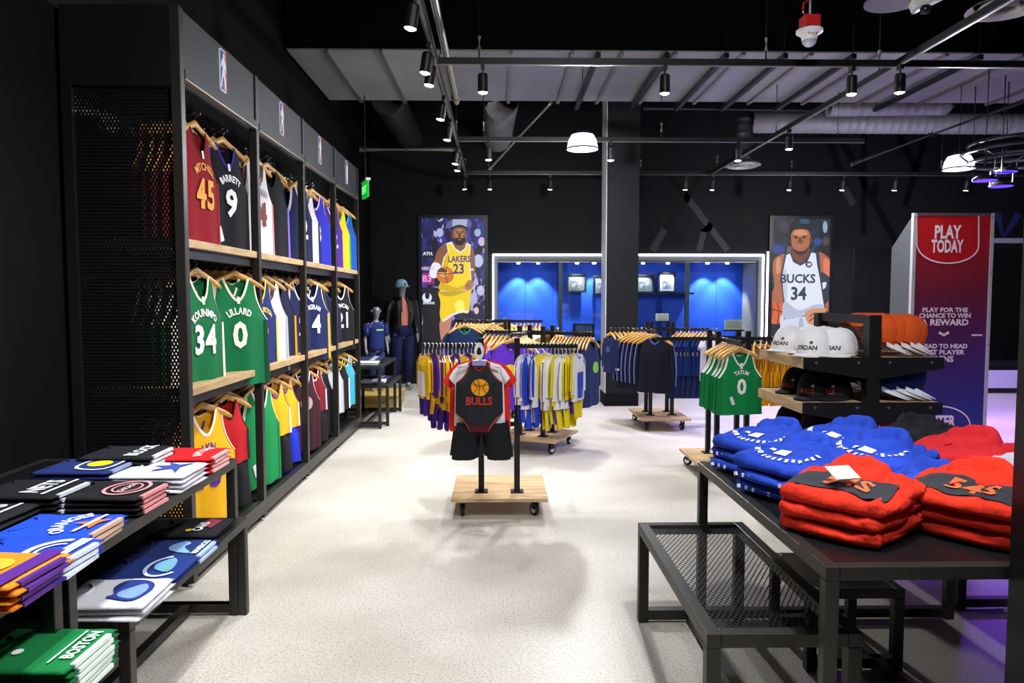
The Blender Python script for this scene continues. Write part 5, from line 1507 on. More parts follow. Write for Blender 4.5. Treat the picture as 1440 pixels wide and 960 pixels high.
# ------------------------------------------------------------------ caps
def cap_geo():
    if 'cap' in GEO: return GEO['cap']
    rx, ry, h = .098, .112, .155; n = 24
    rings = []
    for i in range(11):
        t = i / 10 * PI / 2
        k = math.cos(t) ** .72
        rings.append([Vector((rx * k * math.cos(a), ry * k * math.sin(a) * (1.0), h * math.sin(t) ** .95)) for a in [j * 2 * PI / n for j in range(n)]])
    crown = MB().loft(rings)
    br = []
    for i in range(8):
        s_ = i / 7; row = []
        for j in range(15):
            a = PI + .28 + (PI - .56) * j / 14
            ext = 1 + s_ * .78 * max(0, math.sin(a - PI)) ** .55
            x = rx * 1.0 * math.cos(a) * (1 + .02 * s_); y = ry * math.sin(a) * ext
            row.append(Vector((x, y, .012 - .028 * s_ * 0 - .10 * (x / .09) ** 2 * .12 * s_ - .006 * s_)))
        br.append(row)
    brim = MB().grid(br); brim.grid([[p + Vector((0, 0, -.004)) for p in r_][::-1] for r_ in br])
    brim.grid([br[-1], [p + Vector((0, 0, -.004)) for p in br[-1]]])
    btn = MB().lathe([(0, .006), (.007, .004), (.009, 0)], 10, (0, 0, h))
    band = MB().loft([[Vector((rx * 1.004 * math.cos(a), ry * 1.004 * math.sin(a), z)) for a in [j * 2 * PI / n for j in range(n)]] for z in (.002, .014)], cap=False)
    seam = MB()
    for k in range(6):
        a = k * PI / 3 + PI / 6
        seam.tube([Vector((rx * (math.cos(t) ** .72) * math.cos(a) * 1.004, ry * (math.cos(t) ** .72) * math.sin(a) * 1.004, h * math.sin(t) ** .95 + .0005)) for t in [q / 8 * PI / 2 * .98 for q in range(9)]], .0012, 4)
    def on_front(polys, e):
        mb = MB()
        for p in polys:
            q = []
            for x, z in p:
                t = math.asin(min(1, max(0, z / h)) ** (1 / .95)); k = math.cos(t) ** .72
                yy = -ry * k * math.sqrt(max(0, 1 - (x / (rx * k)) ** 2)) - e
                q.append((x, yy, z))
            mb.add(q, [tuple(range(len(q)))])
        return mb
    word = on_front([[(x, z + .045) for x, z in p] for p in txt_polys('JORDAN', .034, 0, 0, None, .9)], .002)
    mark = on_front([[(x, z + .05) for x, z in disc((0, 0), .02, .018, 14)]], .002)
    dot = on_front([[(x + .03, z + .078) for x, z in disc((0, 0), .009, .009, 12)]], .002)
    bw = on_front([[(x, z + .045) for x, z in p] for p in txt_polys('BULLS', .034, 0, 0, None, .9)], .002)
    GEO['cap'] = {k: m_.mesh(k, sm) for k, m_, sm in (('cap', crown, True), ('brim', brim, True), ('button', btn, True), ('sweatband', band, True), ('seam_piping', seam, False), ('front_lettering', word, False), ('round_mark', mark, False), ('small_mark', dot, False), ('front_word', bw, False))}
    return GEO['cap']
def cap(loc, rz, crown, brim, label, group, word=None, mark=None, dot=None, tilt=0.0, wcol='#2a2a30', tag_=False):
    g = cap_geo()
    o = link('cap', g['cap'], cloth(crown))
    link('brim', g['brim'], cloth(brim), o); link('button', g['button'], cloth(crown), o)
    link('sweatband', g['sweatband'], cloth(crown), o)
    sp_ = link('seam_piping', g['seam_piping'], cloth(crown), o); sp_['kind'] = 'stuff'
    if word: link('front_lettering', g['front_lettering' if word == 'J' else 'front_word'], ink(wcol), o)
    if mark: link('round_mark', g['round_mark'], ink(mark), o)
    if dot: link('small_mark', g['small_mark'], ink(dot), o)
    place(o, loc, rz, label, group, 'cap'); o.rotation_euler = (tilt, 0, rz)
    return o
# white caps on the upper left shelf, nested front to back
zt = GZ[0] + .006
for i, (x, y) in enumerate(((-.26, .20), (-.20, .0), (-.27, -.20), (-.13, .20), (-.11, -.02), (-.14, -.21), (-.085, .10), (-.09, -.13))):
    cap((GX + x, (GY0 + GY1) / 2 + y, zt), R(-62 + (i % 3) * 5), '#ece9ea', '#e4e1e4', 'white cap with %s on the upper shelf of the cap stand' % ('black front lettering' if i in (0, 2, 4, 5) else 'a round dark mark'), 'white %s caps on the cap stand' % ('lettered' if i in (0, 2, 4, 5) else 'marked'), word='J' if i in (0, 2, 4, 5) else None, mark=None if i in (0, 2, 4, 5) else '#3a3a44', dot='#44444c' if i % 2 == 0 else None)
zt = GZ[1] + .006
for i, (x, y) in enumerate(((-.22, .14), (-.24, -.14), (-.13, .14), (-.13, -.16), (-.09, .0))):
    cap((GX + x, (GY0 + GY1) / 2 + y, zt), R(-58 + (i % 2) * 12), '#17171b', '#141418', 'black cap with red lettering on the middle shelf of the cap stand', 'black caps on the cap stand', word='B', dot='#c8a24a' if i % 2 == 0 else '#9a9aa4', wcol='#a03a30')
zt = GZ[2] + .006
for i, (x, y) in enumerate(((-.24, .18), (-.2, -.08), (-.1, .02))):
    cap((GX + x, (GY0 + GY1) / 2 + y, zt), R(-50 + i * 14), '#141418', '#141418', 'plain black cap on the lowest shelf of the cap stand', 'lower black caps', mark='#5a3a36')
GMY = (GY0 + GY1) / 2
for j in range(2):
    for i in range(6):
        cap((GX + .105 + i * .032, GMY - .19 + j * .30 + .01 * (i % 2), GZ[0] + .092), R(72 + 6 * (i % 3)), '#d8541c', '#ece4e4', 'orange cap with white brim in the nested row on the cap stand', 'orange caps on the cap stand', tilt=R(27))
for j in range(2):
    for i in range(6):
        cap((GX + .105 + i * .032, GMY - .19 + j * .30 + .01 * (i % 2), GZ[1] + .092), R(60 + 6 * (i % 3)), '#1c2a62', '#dfe3e6', 'navy cap with white brim and yellow mark on the cap stand', 'navy caps on the cap stand', mark='#e0cf3a', tilt=R(27))
for i in range(5):
    cap((GX + .12 + i * .045, GMY - .16, GZ[2] + .10), R(70), '#c23a24', '#ece4e4', 'red cap with white brim on the lowest shelf of the cap stand', 'red caps on the cap stand', tilt=R(28))
# ------------------------------------------------------------------ lit wall screens with printed players
def crowd_mat(name, cols, sc):
    m = bpy.data.materials.new(name); m.use_nodes = True; nt = m.node_tree; L = nt.links.new
    bs = nt.nodes['Principled BSDF']; bs.inputs['Base Color'].default_value = (.01, .01, .01, 1)
    tc = nt.nodes.new('ShaderNodeTexCoord'); v = nt.nodes.new('ShaderNodeTexVoronoi'); v.inputs['Scale'].default_value = sc
    n = nt.nodes.new('ShaderNodeTexNoise'); n.inputs['Scale'].default_value = sc * .8; n.inputs['Detail'].default_value = 3
    mx = nt.nodes.new('ShaderNodeVectorMath'); mx.operation = 'ADD'
    L(tc.outputs['Object'], mx.inputs[0]); L(n.outputs['Color'], mx.inputs[1]); L(mx.outputs[0], v.inputs['Vector'])
    sep = nt.nodes.new('ShaderNodeSeparateColor'); L(v.outputs['Color'], sep.inputs[0])
    r_ = nt.nodes.new('ShaderNodeValToRGB'); cr = r_.color_ramp; cr.interpolation = 'EASE'
    while len(cr.elements) < len(cols): cr.elements.new(.5)
    for e, (p, c) in zip(cr.elements, cols): e.position = p; e.color = lin(c)
    L(sep.outputs[0], r_.inputs[0]); L(r_.outputs[0], bs.inputs['Emission Color']); bs.inputs['Emission Strength'].default_value = 1.0
    return m
def screen(px0, px1, py0, py1, label, crop, bg, prints, words):
    """crop = (x, y, scale): the prints are traced in the pixels of an enlarged crop, laid flat on the screen"""
    a, b_ = at_y(px0, py1, YB - .06), at_y(px1, py0, YB - .06)
    o = empty('digital_screen', ((a.x + b_.x) / 2, YB - .06, a.z)); tag(o, label, 'screen', 'lit wall screens')
    W, H = b_.x - a.x, b_.z - a.z
    MB().span((-W / 2 - .06, 0, -.06), (W / 2 + .06, .058, H + .06)).build('bezel', M_BLACK2, o, bevel=.004)
    MB().span((-W / 2, -.004, 0), (W / 2, .0, H)).build('picture', bg, o)
    def uv(cx_, cy_):
        p = at_y(crop[0] + cx_ / crop[2], crop[1] + cy_ / crop[2], YB - .06)
        return (max(-W / 2, min(W / 2, p.x - o.location.x)), max(0, min(H, p.z - a.z)))
    d = -.006
    for nm, col, poly, sm in prints:
        if sm: poly = [(q.x, q.y) for q in smooth_poly(poly, 4)]
        pts = [uv(*q) for q in poly]
        MB().add([(u, d, v) for u, v in pts], [tuple(range(len(pts)))]).build('printed_' + nm, glow(col), o)
        d -= .0008
    for nm, txt, col, cx_, cy_, hpx, xs, rot in words:
        v_, f_ = text_geo(txt, hpx / crop[2] * (YB - .06) / F * 1.37, .03, xs)
        c0_ = uv(cx_, cy_)
        MB().add([(c0_[0] + q.x * math.cos(rot) - q.y * math.sin(rot), d, c0_[1] + q.x * math.sin(rot) + q.y * math.cos(rot)) for q in v_], f_).build('printed_' + nm, glow(col), o)
        d -= .0008
    return o
def ring_px(c, r_, w, n=28):
    return [tuple(q) for q in disc(c, r_, r_, n)]
SK, SKD, SKL = '#8a5638', '#5e3623', '#b07a58'
A = [('crowd_panel', '#0d0d18', [(70, 500), (192, 500), (192, 960), (70, 960)], 0), ('board', '#8a1a7a', [(70, 400), (150, 400), (150, 478), (70, 478)], 0), ('board', '#3a1a55', [(70, 340), (185, 350), (185, 400), (70, 400)], 0),
     ('board', '#0c0f2c', [(70, 250), (160, 250), (160, 300), (70, 300)], 0),
     ('fan', '#9fb0d8', disc((440, 130), 22, 26), 0), ('fan', '#c9b6d6', disc((468, 190), 24, 30), 0), ('fan', '#b8c4e6', disc((445, 320), 32, 44), 0), ('fan', '#c0c0dc', disc((460, 520), 26, 34), 0), ('fan', '#171733', [(385, 740), (400, 680), (425, 655), (460, 670), (480, 740)], 1), ('fan', '#d9c4c4', disc((432, 655), 16, 24), 0), ('fan', '#171728', [(408, 640), (420, 610), (448, 610), (458, 645), (446, 640), (432, 630), (418, 640)], 1),
     ('fan', '#aab4da', disc((185, 130), 24, 30), 0), ('fan', '#5a5f98', [(225, 100), (255, 48), (385, 44), (395, 95), (360, 90), (280, 92)], 1),
     ('net', '#a9aed0', [(268, 88), (272, 40), (372, 40), (366, 92), (318, 78)], 0),
     ('leg', '#c0826a', [(190, 720), (262, 700), (252, 790), (236, 885), (204, 885), (186, 800)], 1), ('tights', '#16223e', [(296, 676), (372, 668), (352, 770), (332, 870), (270, 885), (298, 770)], 1),
     ('arm', SK, [(238, 200), (195, 222), (165, 262), (150, 310), (128, 352), (116, 400), (128, 432), (168, 422), (188, 398), (205, 340), (240, 270)], 1), ('sleeve', '#eceaf6', [(142, 332), (188, 345), (192, 395), (160, 434), (122, 430), (116, 392)], 1),
     ('arm', SK, [(386, 208), (416, 262), (424, 350), (420, 420), (396, 486), (366, 516), (356, 496), (384, 440), (386, 380), (378, 300)], 1), ('armband', '#e0dcea', [(384, 372), (412, 372), (412, 386), (384, 386)], 0),
     ('neck', SK, [(284, 180), (352, 180), (366, 246), (322, 268), (266, 240)], 1),
     ('shorts', '#f2d010', [(190, 518), (386, 500), (390, 560), (380, 668), (330, 668), (272, 690), (208, 732), (186, 690), (190, 600)], 1), ('shorts_light', '#fff06a', [(290, 600), (340, 590), (352, 660), (300, 668)], 1), ('shorts_trim', '#ece6f4', [(206, 716), (270, 676), (330, 656), (380, 656), (380, 668), (330, 668), (272, 690), (208, 732)], 0),
     ('shorts_shade', '#c9a40c', [(190, 520), (386, 502), (380, 520), (260, 560), (192, 545)], 1),
     ('shirt_trim', '#eee6f2', [(230, 202), (264, 190), (292, 238), (326, 258), (354, 236), (364, 200), (394, 210), (388, 300), (398, 440), (386, 520), (188, 526), (188, 400), (210, 300), (240, 260)], 0),
     ('shirt', '#f6d60e', [(236, 208), (258, 200), (286, 246), (324, 268), (358, 246), (370, 208), (386, 216), (382, 300), (392, 440), (382, 514), (192, 520), (192, 400), (216, 300), (247, 262)], 0), ('shirt_shade', '#d6b20a', [(196, 470), (300, 500), (380, 470), (382, 514), (192, 520)], 1), ('shirt_shade', '#dcb80c', [(218, 305), (246, 270), (240, 350), (205, 395)], 1),
     ('hand', SKL, [(386, 448), (408, 466), (400, 505), (372, 520), (352, 500), (362, 470)], 1), ('finger_line', SKD, [(366, 480), (396, 494), (394, 498), (364, 484)], 0),
     ('ball', '#d2762c', disc((222, 416), 58, 58, 32), 0), ('ball_light', '#eea45a', disc((212, 398), 34, 32, 24), 0), ('ball_seam', '#5a2a14', [(166, 402), (222, 408), (278, 400), (278, 405), (222, 413), (166, 407)], 0), ('ball_seam', '#5a2a14', [(236, 360), (226, 416), (240, 472), (235, 473), (221, 416), (231, 359)], 0), ('hand', SKD, [(168, 392), (196, 366), (234, 384), (226, 398), (190, 396)], 1),
     ('head', SK, [(270, 128), (278, 92), (318, 82), (358, 94), (364, 130), (358, 180), (338, 206), (314, 210), (288, 200), (274, 170)], 1), ('ear', SKD, disc((268, 148), 7, 14), 0), ('hair', '#1c1412', [(270, 118), (276, 90), (318, 78), (358, 90), (364, 118), (350, 100), (318, 94), (288, 100)], 1), ('face_light', SKL, [(292, 112), (318, 104), (342, 112), (346, 140), (332, 168), (300, 166), (288, 140)], 1),
     ('beard', '#1a1312', [(274, 164), (290, 172), (314, 162), (340, 170), (360, 160), (356, 190), (338, 212), (312, 216), (288, 206)], 1), ('mouth', '#9a5a50', [(304, 178), (318, 174), (334, 178), (318, 184)], 1), ('brow', '#1c1412', [(292, 120), (312, 122), (312, 127), (292, 126)], 0), ('brow', '#1c1412', [(326, 122), (346, 119), (346, 125), (326, 127)], 0), ('eye', '#0d0a0a', disc((302, 133), 7, 4, 10), 0), ('eye', '#0d0a0a', disc((336, 132), 7, 4, 10), 0), ('nose', SKD, [(314, 130), (324, 130), (330, 156), (308, 156)], 1),
     ('emblem', '#dfe3f0', disc((100, 568), 32, 34, 24), 0), ('emblem_gap', '#0d0d18', disc((102, 552), 16, 26, 20), 0)]
screen(594, 681, 307, 520, 'tall lit screen of a basketball player in a yellow 23 shirt', (580, 300, 4.8), crowd_mat('purple_crowd', [(0, '#0a0a1c'), (.45, '#15154a'), (.7, '#2a2a86'), (.86, '#4a3f9c'), (1, '#b9b2dc')], 6.5), A,
       [('word', 'LAKERS', '#4a2a86', 318, 308, 42, .78, 0.02), ('number', '23', '#4a2a86', 312, 374, 66, .85, 0), ('word', 'ATH.', '#f0f0f8', 106, 272, 22, 1, 0), ('word', 'HEROES', '#d8c8e8', 108, 372, 22, .8, 0), ('word', 'SHARK', '#dfe3f0', 114, 604, 17, 1.1, 0), ('word', 'B3', '#f0a0d8', 100, 440, 44, 1, 0)])
S2, S2D, S2L = '#a9643c', '#6e3c22', '#cf8f62'
NV = '#22314c'
B = [('fan', '#3a2a3a', disc((210, 140), 30, 40), 0), ('fan', '#1e3a8a', disc((165, 290), 40, 34), 0), ('fan', '#27448c', disc((430, 240), 30, 24), 0), ('fan', '#8fa6c0', disc((480, 140), 16, 40), 0), ('fan', '#4a4038', disc((485, 235), 24, 30), 0), ('fan', '#2c4a6a', disc((340, 105), 34, 20), 0),
     ('fan', '#b79a86', disc((130, 860), 30, 40), 0), ('board', '#14121c', [(100, 790), (185, 780), (185, 960), (100, 960)], 0),
     ('ball', '#d8622a', disc((140, 705), 84, 90, 32), 0), ('ball_seam', '#4a1c10', [(110, 690), (220, 716), (220, 722), (110, 697)], 0), ('ball_seam', '#4a1c10', [(150, 616), (172, 700), (160, 790), (154, 790), (166, 700), (144, 617)], 0), ('ball_seam', '#4a1c10', [(116, 640), (130, 700), (118, 770), (113, 768), (124, 700), (111, 642)], 0),
     ('arm', S2, [(210, 322), (150, 344), (122, 392), (130, 470), (136, 540), (112, 600), (106, 645), (196, 645), (198, 560), (186, 470), (204, 400)], 1), ('arm_light', S2L, [(150, 360), (176, 350), (176, 440), (150, 450)], 1),
     ('arm', S2, [(428, 312), (492, 338), (519, 380), (519, 520), (514, 700), (478, 694), (448, 620), (430, 440)], 1), ('arm_light', '#e0785a', [(470, 350), (510, 380), (512, 470), (470, 440)], 1), ('sleeve', '#26303e', [(440, 462), (470, 450), (516, 500), (516, 610), (470, 660), (446, 600)], 1), ('sleeve_mark', '#d8dcec', [(456, 520), (486, 512), (480, 548), (456, 560)], 1),
     ('shorts', '#cfd6ea', [(190, 728), (340, 735), (432, 770), (434, 960), (170, 960), (175, 830)], 1), ('shorts_fold', '#a9b2cc', [(300, 780), (330, 770), (345, 960), (320, 960)], 1),
     ('neck', S2D, [(262, 280), (362, 280), (374, 320), (312, 386), (254, 330)], 1),
     ('shirt_trim', NV, [(204, 326), (248, 308), (268, 366), (310, 388), (352, 366), (376, 298), (438, 314), (450, 470), (474, 640), (482, 694), (420, 702), (340, 742), (198, 762), (196, 640), (178, 470)], 0),
     ('shirt', '#dfe4f2', [(216, 330), (240, 318), (262, 376), (310, 402), (358, 376), (386, 312), (414, 318), (424, 400), (440, 478), (464, 640), (474, 690), (420, 698), (340, 736), (202, 756), (204, 640), (188, 474)], 0), ('shirt_shade', '#b4bcd4', [(204, 640), (300, 700), (420, 660), (470, 680), (340, 736), (202, 756)], 1), ('shirt_shade', '#c2cade', [(190, 474), (215, 420), (222, 600), (204, 640)], 1),
     ('round_mark', NV, disc((367, 393), 23, 21, 24), 0),
     ('hand', S2L, [(428, 690), (482, 688), (478, 716), (424, 752), (404, 796), (366, 792), (348, 764), (344, 716), (392, 692)], 1), ('finger_line', S2D, [(372, 740), (402, 716), (406, 720), (376, 748)], 0), ('finger_line', S2D, [(366, 770), (404, 746), (406, 752), (370, 778)], 0),
     ('head', S2, [(246, 215), (252, 170), (290, 148), (338, 148), (372, 172), (376, 230), (362, 284), (330, 320), (300, 322), (268, 296), (252, 262)], 1), ('ear', S2D, disc((378, 228), 8, 22), 0), ('ear', S2D, disc((245, 232), 6, 18), 0), ('face_light', S2L, [(266, 170), (310, 158), (352, 170), (346, 200), (276, 200)], 1),
     ('hair', '#15100f', [(246, 190), (250, 148), (278, 124), (330, 118), (366, 134), (376, 190), (364, 166), (340, 156), (282, 156), (258, 168)], 1), ('brow', '#15100f', [(262, 198), (294, 200), (294, 207), (262, 206)], 0), ('brow', '#15100f', [(318, 200), (352, 196), (352, 203), (318, 207)], 0), ('eye', '#120c0a', disc((280, 214), 11, 6, 12), 0), ('eye', '#120c0a', disc((334, 212), 11, 6, 12), 0), ('nose', S2D, [(302, 212), (314, 212), (326, 246), (290, 246)], 1), ('mouth', '#b8605c', [(280, 270), (306, 262), (330, 268), (310, 284)], 1), ('beard', '#2a1a14', [(262, 286), (284, 300), (310, 304), (338, 298), (360, 276), (352, 306), (322, 330), (294, 328), (272, 312)], 1)]
screen(1083, 1168, 308, 520, 'tall lit screen of a basketball player in a white 34 shirt', (1060, 290, 4.8), crowd_mat('dim_crowd', [(0, '#07090f'), (.5, '#0e1420'), (.75, '#1a2636'), (.9, '#2a3a6a'), (1, '#5a5a60')], 5.0), B,
       [('word', 'BUCKS', NV, 292, 488, 60, .95, 0.0), ('number', '34', NV, 297, 588, 88, .9, 0), ('letter', 'M', '#e8ecf6', 367, 393, 22, 1, 0)])

# ------------------------------------------------------------------ kiosk sign
def grad_mat():
    m = bpy.data.materials.new('red_to_navy_print'); m.use_nodes = True; nt = m.node_tree; L = nt.links.new
    bs = nt.nodes['Principled BSDF']; bs.inputs['Roughness'].default_value = .45
    tc = nt.nodes.new('ShaderNodeTexCoord'); sp_ = nt.nodes.new('ShaderNodeSeparateXYZ'); L(tc.outputs['Generated'], sp_.inputs[0])
    r_ = nt.nodes.new('ShaderNodeValToRGB'); cr = r_.color_ramp
    cr.elements.new(.5); cr.elements.new(.75)
    for e, (p, c) in zip(cr.elements, ((.22, '#232a78'), (.45, '#43205e'), (.7, '#6a1a30'), (.95, '#a8141c'))): e.position = p; e.color = lin(c)
    L(sp_.outputs['Z'], r_.inputs[0]); L(r_.outputs[0], bs.inputs['Base Color']); return m
KY = 6.1
ka, kb = at_y(1279, 600, KY), at_y(1394, 303, KY)
KW, KH = kb.x - ka.x, kb.z
ki = empty('game_kiosk', ((ka.x + kb.x) / 2, KY, 0)); tag(ki, 'tall kiosk with a red to navy PLAY TODAY panel', 'kiosk')
MB().span((-KW / 2, 0, .05), (KW / 2, .02, KH)).build('front_panel', grad_mat(), ki)
for x in (-KW / 2 - .012, KW / 2 + .012):
    fr_ = MB().span((x - .014, -.006, .02), (x + .014, .03, KH + .02)).build('edge_trim', mat('pale_aluminium', '#c9c4c8', .4, .3), ki)
    for z in (.5, 1.1, 1.7, KH - .01):
        MB().lathe([(0, -.003), (.005, -.002), (.005, 0)], 8, (x, -.006, z), Matrix.Rotation(-PI / 2, 3, 'X')).build('screw', M_BLACK, fr_)
MB().span((-KW / 2, -.004, KH), (KW / 2, .03, KH + .02)).build('edge_trim', M_STEEL, ki)
dpt = .34; zt2 = KH - .25
M_SIDE = mat('frosted_side_panel', '#4c4f56', .5, bump=(120, .3, .002))
for sx in (-1, 1):
    x = sx * (KW / 2 + .012)
    MB().add([(x + e, y, z) for e in (-.006, .006) for y, z in ((.03, .0), (dpt, 0), (dpt, zt2), (.03, KH))], [(0, 1, 2, 3), (7, 6, 5, 4), (0, 4, 5, 1), (1, 5, 6, 2), (2, 6, 7, 3), (3, 7, 4, 0)]).build('side_panel', M_SIDE, ki)
MB().span((-KW / 2, dpt - .02, 0), (KW / 2, dpt, zt2)).build('back_panel', M_BLACK2, ki)
MB().span((-KW / 2 - .02, -.01, 0), (KW / 2 + .02, dpt, .05)).build('plinth', M_BLACK, ki)
IW = mat('kiosk_white_print', '#f0d9e0', .5)
kx0 = ki.location.x
def kpt(px_, py_):
    p = at_y(px_, py_, KY); return (p.x - kx0, p.z)
def kline(pts, w, name='printed_line', m=IW):
    mb = MB()
    for q in stroke(pts, w): mb.add([(c.x, -.003, c.y) for c in q], [(0, 1, 2, 3)])
    return mb.build(name, m, ki)
def ktext(s_, px_, py_, wpx, hpx, m=IW, name='lettering'):
    v_, f_ = text_geo(s_, 1.0, .035)
    w0 = max(q.x for q in v_) * 2; h0 = max(q.y for q in v_) * 2
    sx_, sz_ = wpx * KY / F / w0, hpx * KY / F / h0
    c = kpt(px_, py_)
    return MB().add([(c[0] + q.x * sx_, -.003, c[1] + q.y * sz_) for q in v_], f_).build(name, m, ki)
tabm = mat('kiosk_red_tab', '#b5141a', .45)
tab = [kpt(1289, 303), kpt(1289, 345)] + [kpt(1333 - 43 * math.cos(t), 345 + 25 * math.sin(t)) for t in [k * PI / 16 for k in range(1, 16)]] + [kpt(1376, 345), kpt(1376, 303)]
MB().add([(u, -.0015, v) for u, v in tab], [tuple(range(len(tab)))]).build('printed_tab', tabm, ki)
kline(tab, .011)
ktext('PLAY', 1333, 326, 38, 19); ktext('TODAY', 1332, 346, 46, 19)
ktext('PLAY FOR THE', 1329, 435.5, 65, 6.5); ktext('CHANCE TO WIN', 1328.5, 443.5, 74, 6.8); ktext('A REWARD', 1328, 453, 69, 9)
ktext('HEAD TO HEAD', 1327, 486.5, 68, 6.8); ktext('BEST PLAYER', 1326, 495, 62, 6.8); ktext('WINS', 1325, 504.5, 32, 9)
kline([kpt(1279, 470), kpt(1288, 470)], .012); kline([kpt(1366, 471), kpt(1381, 471)], .012)
kline([kpt(1320, 467), kpt(1327, 471), kpt(1334, 467)], .022)
kline([kpt(1322 + 42 * math.cos(t), 598 - 27 * math.sin(t)) for t in [k * PI / 20 for k in range(21)]], .011)
ktext('ENTER', 1322, 592, 44, 17); ktext('HERE', 1322, 611, 36, 17)

# ------------------------------------------------------------------ framed pictures and things in the display window
def framed(px_, py_, w, h, yoff, label, inner, blobs):
    c = at_y(px_, py_, YB + yoff)
    o = empty('framed_picture', (c.x, YB + yoff, c.z - h / 2)); tag(o, label, 'picture', 'framed photographs')
    t = .035
    mb = MB().span((-w / 2, 0, 0), (w / 2, .03, t)).span((-w / 2, 0, h - t), (w / 2, .03, h)).span((-w / 2, 0, t), (-w / 2 + t, .03, h - t)).span((w / 2 - t, 0, t), (w / 2, .03, h - t))
    mb.build('frame', M_BLACK2, o, merge=.0001)
    MB().span((-w / 2 + t, .015, t), (w / 2 - t, .025, h - t)).build('mount', mat('mount_' + inner.strip('#'), inner, .7), o)
    MB().span((-w / 2 + .09, .012, .08), (w / 2 - .09, .015, h - .08)).build('photograph', mat('grey_photo', '#5c5c5a', .6, var=(14, .8)), o)
lz = YB + .52
framed(811, 398, .36, .34, .62, 'framed black and white photograph beside the column', '#44463f', 0)
framed(906, 399, .36, .34, .62, 'framed photograph standing on the ledge near the column', '#4c5052', 0)
framed(938, 397, .33, .38, .62, 'upright framed photograph on the ledge beside the mullion', '#7d7f92', 0)
framed(846, 401, .3, .36, .62, 'framed photograph half hidden by the column', '#55585c', 0)
bo = empty('display_box', (at_y(821, 460, YB + .3).x, YB + .3, WZ0)); tag(bo, 'dark printed box standing in the window', 'box')
MB().span((-.19, 0, 0), (.19, .1, .3)).build('carton', M_BLACK, bo); MB().span((-.15, -.003, .14), (.15, 0, .27)).build('printed_scene', mat('box_print', '#5a6a86', .6, var=(18, .7)), bo)
wb_ = empty('display_box', (at_y(830, 470, YB - .15).x, YB - .2, WZ0 - .044)); tag(wb_, 'small white box on the black counter', 'box')
MB().span((-.07, 0, 0), (.07, .08, .12)).build('carton', M_WHITEP, wb_); MB().span((-.05, -.003, .03), (.05, 0, .06)).build('printed_label', mat('grey_print2', '#8a8a92', .6), wb_)

# ------------------------------------------------------------------ mannequins
def skin_body(name, joints, links, m):
    me = bpy.data.meshes.new(name); keys = list(joints)
    me.from_pydata([joints[k][0] for k in keys], [(keys.index(a), keys.index(b_)) for a, b_ in links], [])
    o = bpy.data.objects.new(name, me); COL.objects.link(o)
    o.modifiers.new('skin', 'SKIN'); sv = me.skin_vertices[0].data
    for i, k in enumerate(keys):
        r_ = joints[k][1]; sv[i].radius = r_ if isinstance(r_, tuple) else (r_, r_)
    sv[keys.index('pelvis')].use_root = True
    sb = o.modifiers.new('sub', 'SUBSURF'); sb.levels = 2; sb.render_levels = 2
    bpy.context.view_layer.update()
    em = bpy.data.meshes.new_from_object(o.evaluated_get(bpy.context.evaluated_depsgraph_get()))
    bpy.data.objects.remove(o); bpy.data.meshes.remove(me)
    em.polygons.foreach_set('use_smooth', [True] * len(em.polygons)); em.materials.clear()
    return link(name, em, m)
M_MANN = mat('grey_mannequin', '#8b8f94', .35, .35)
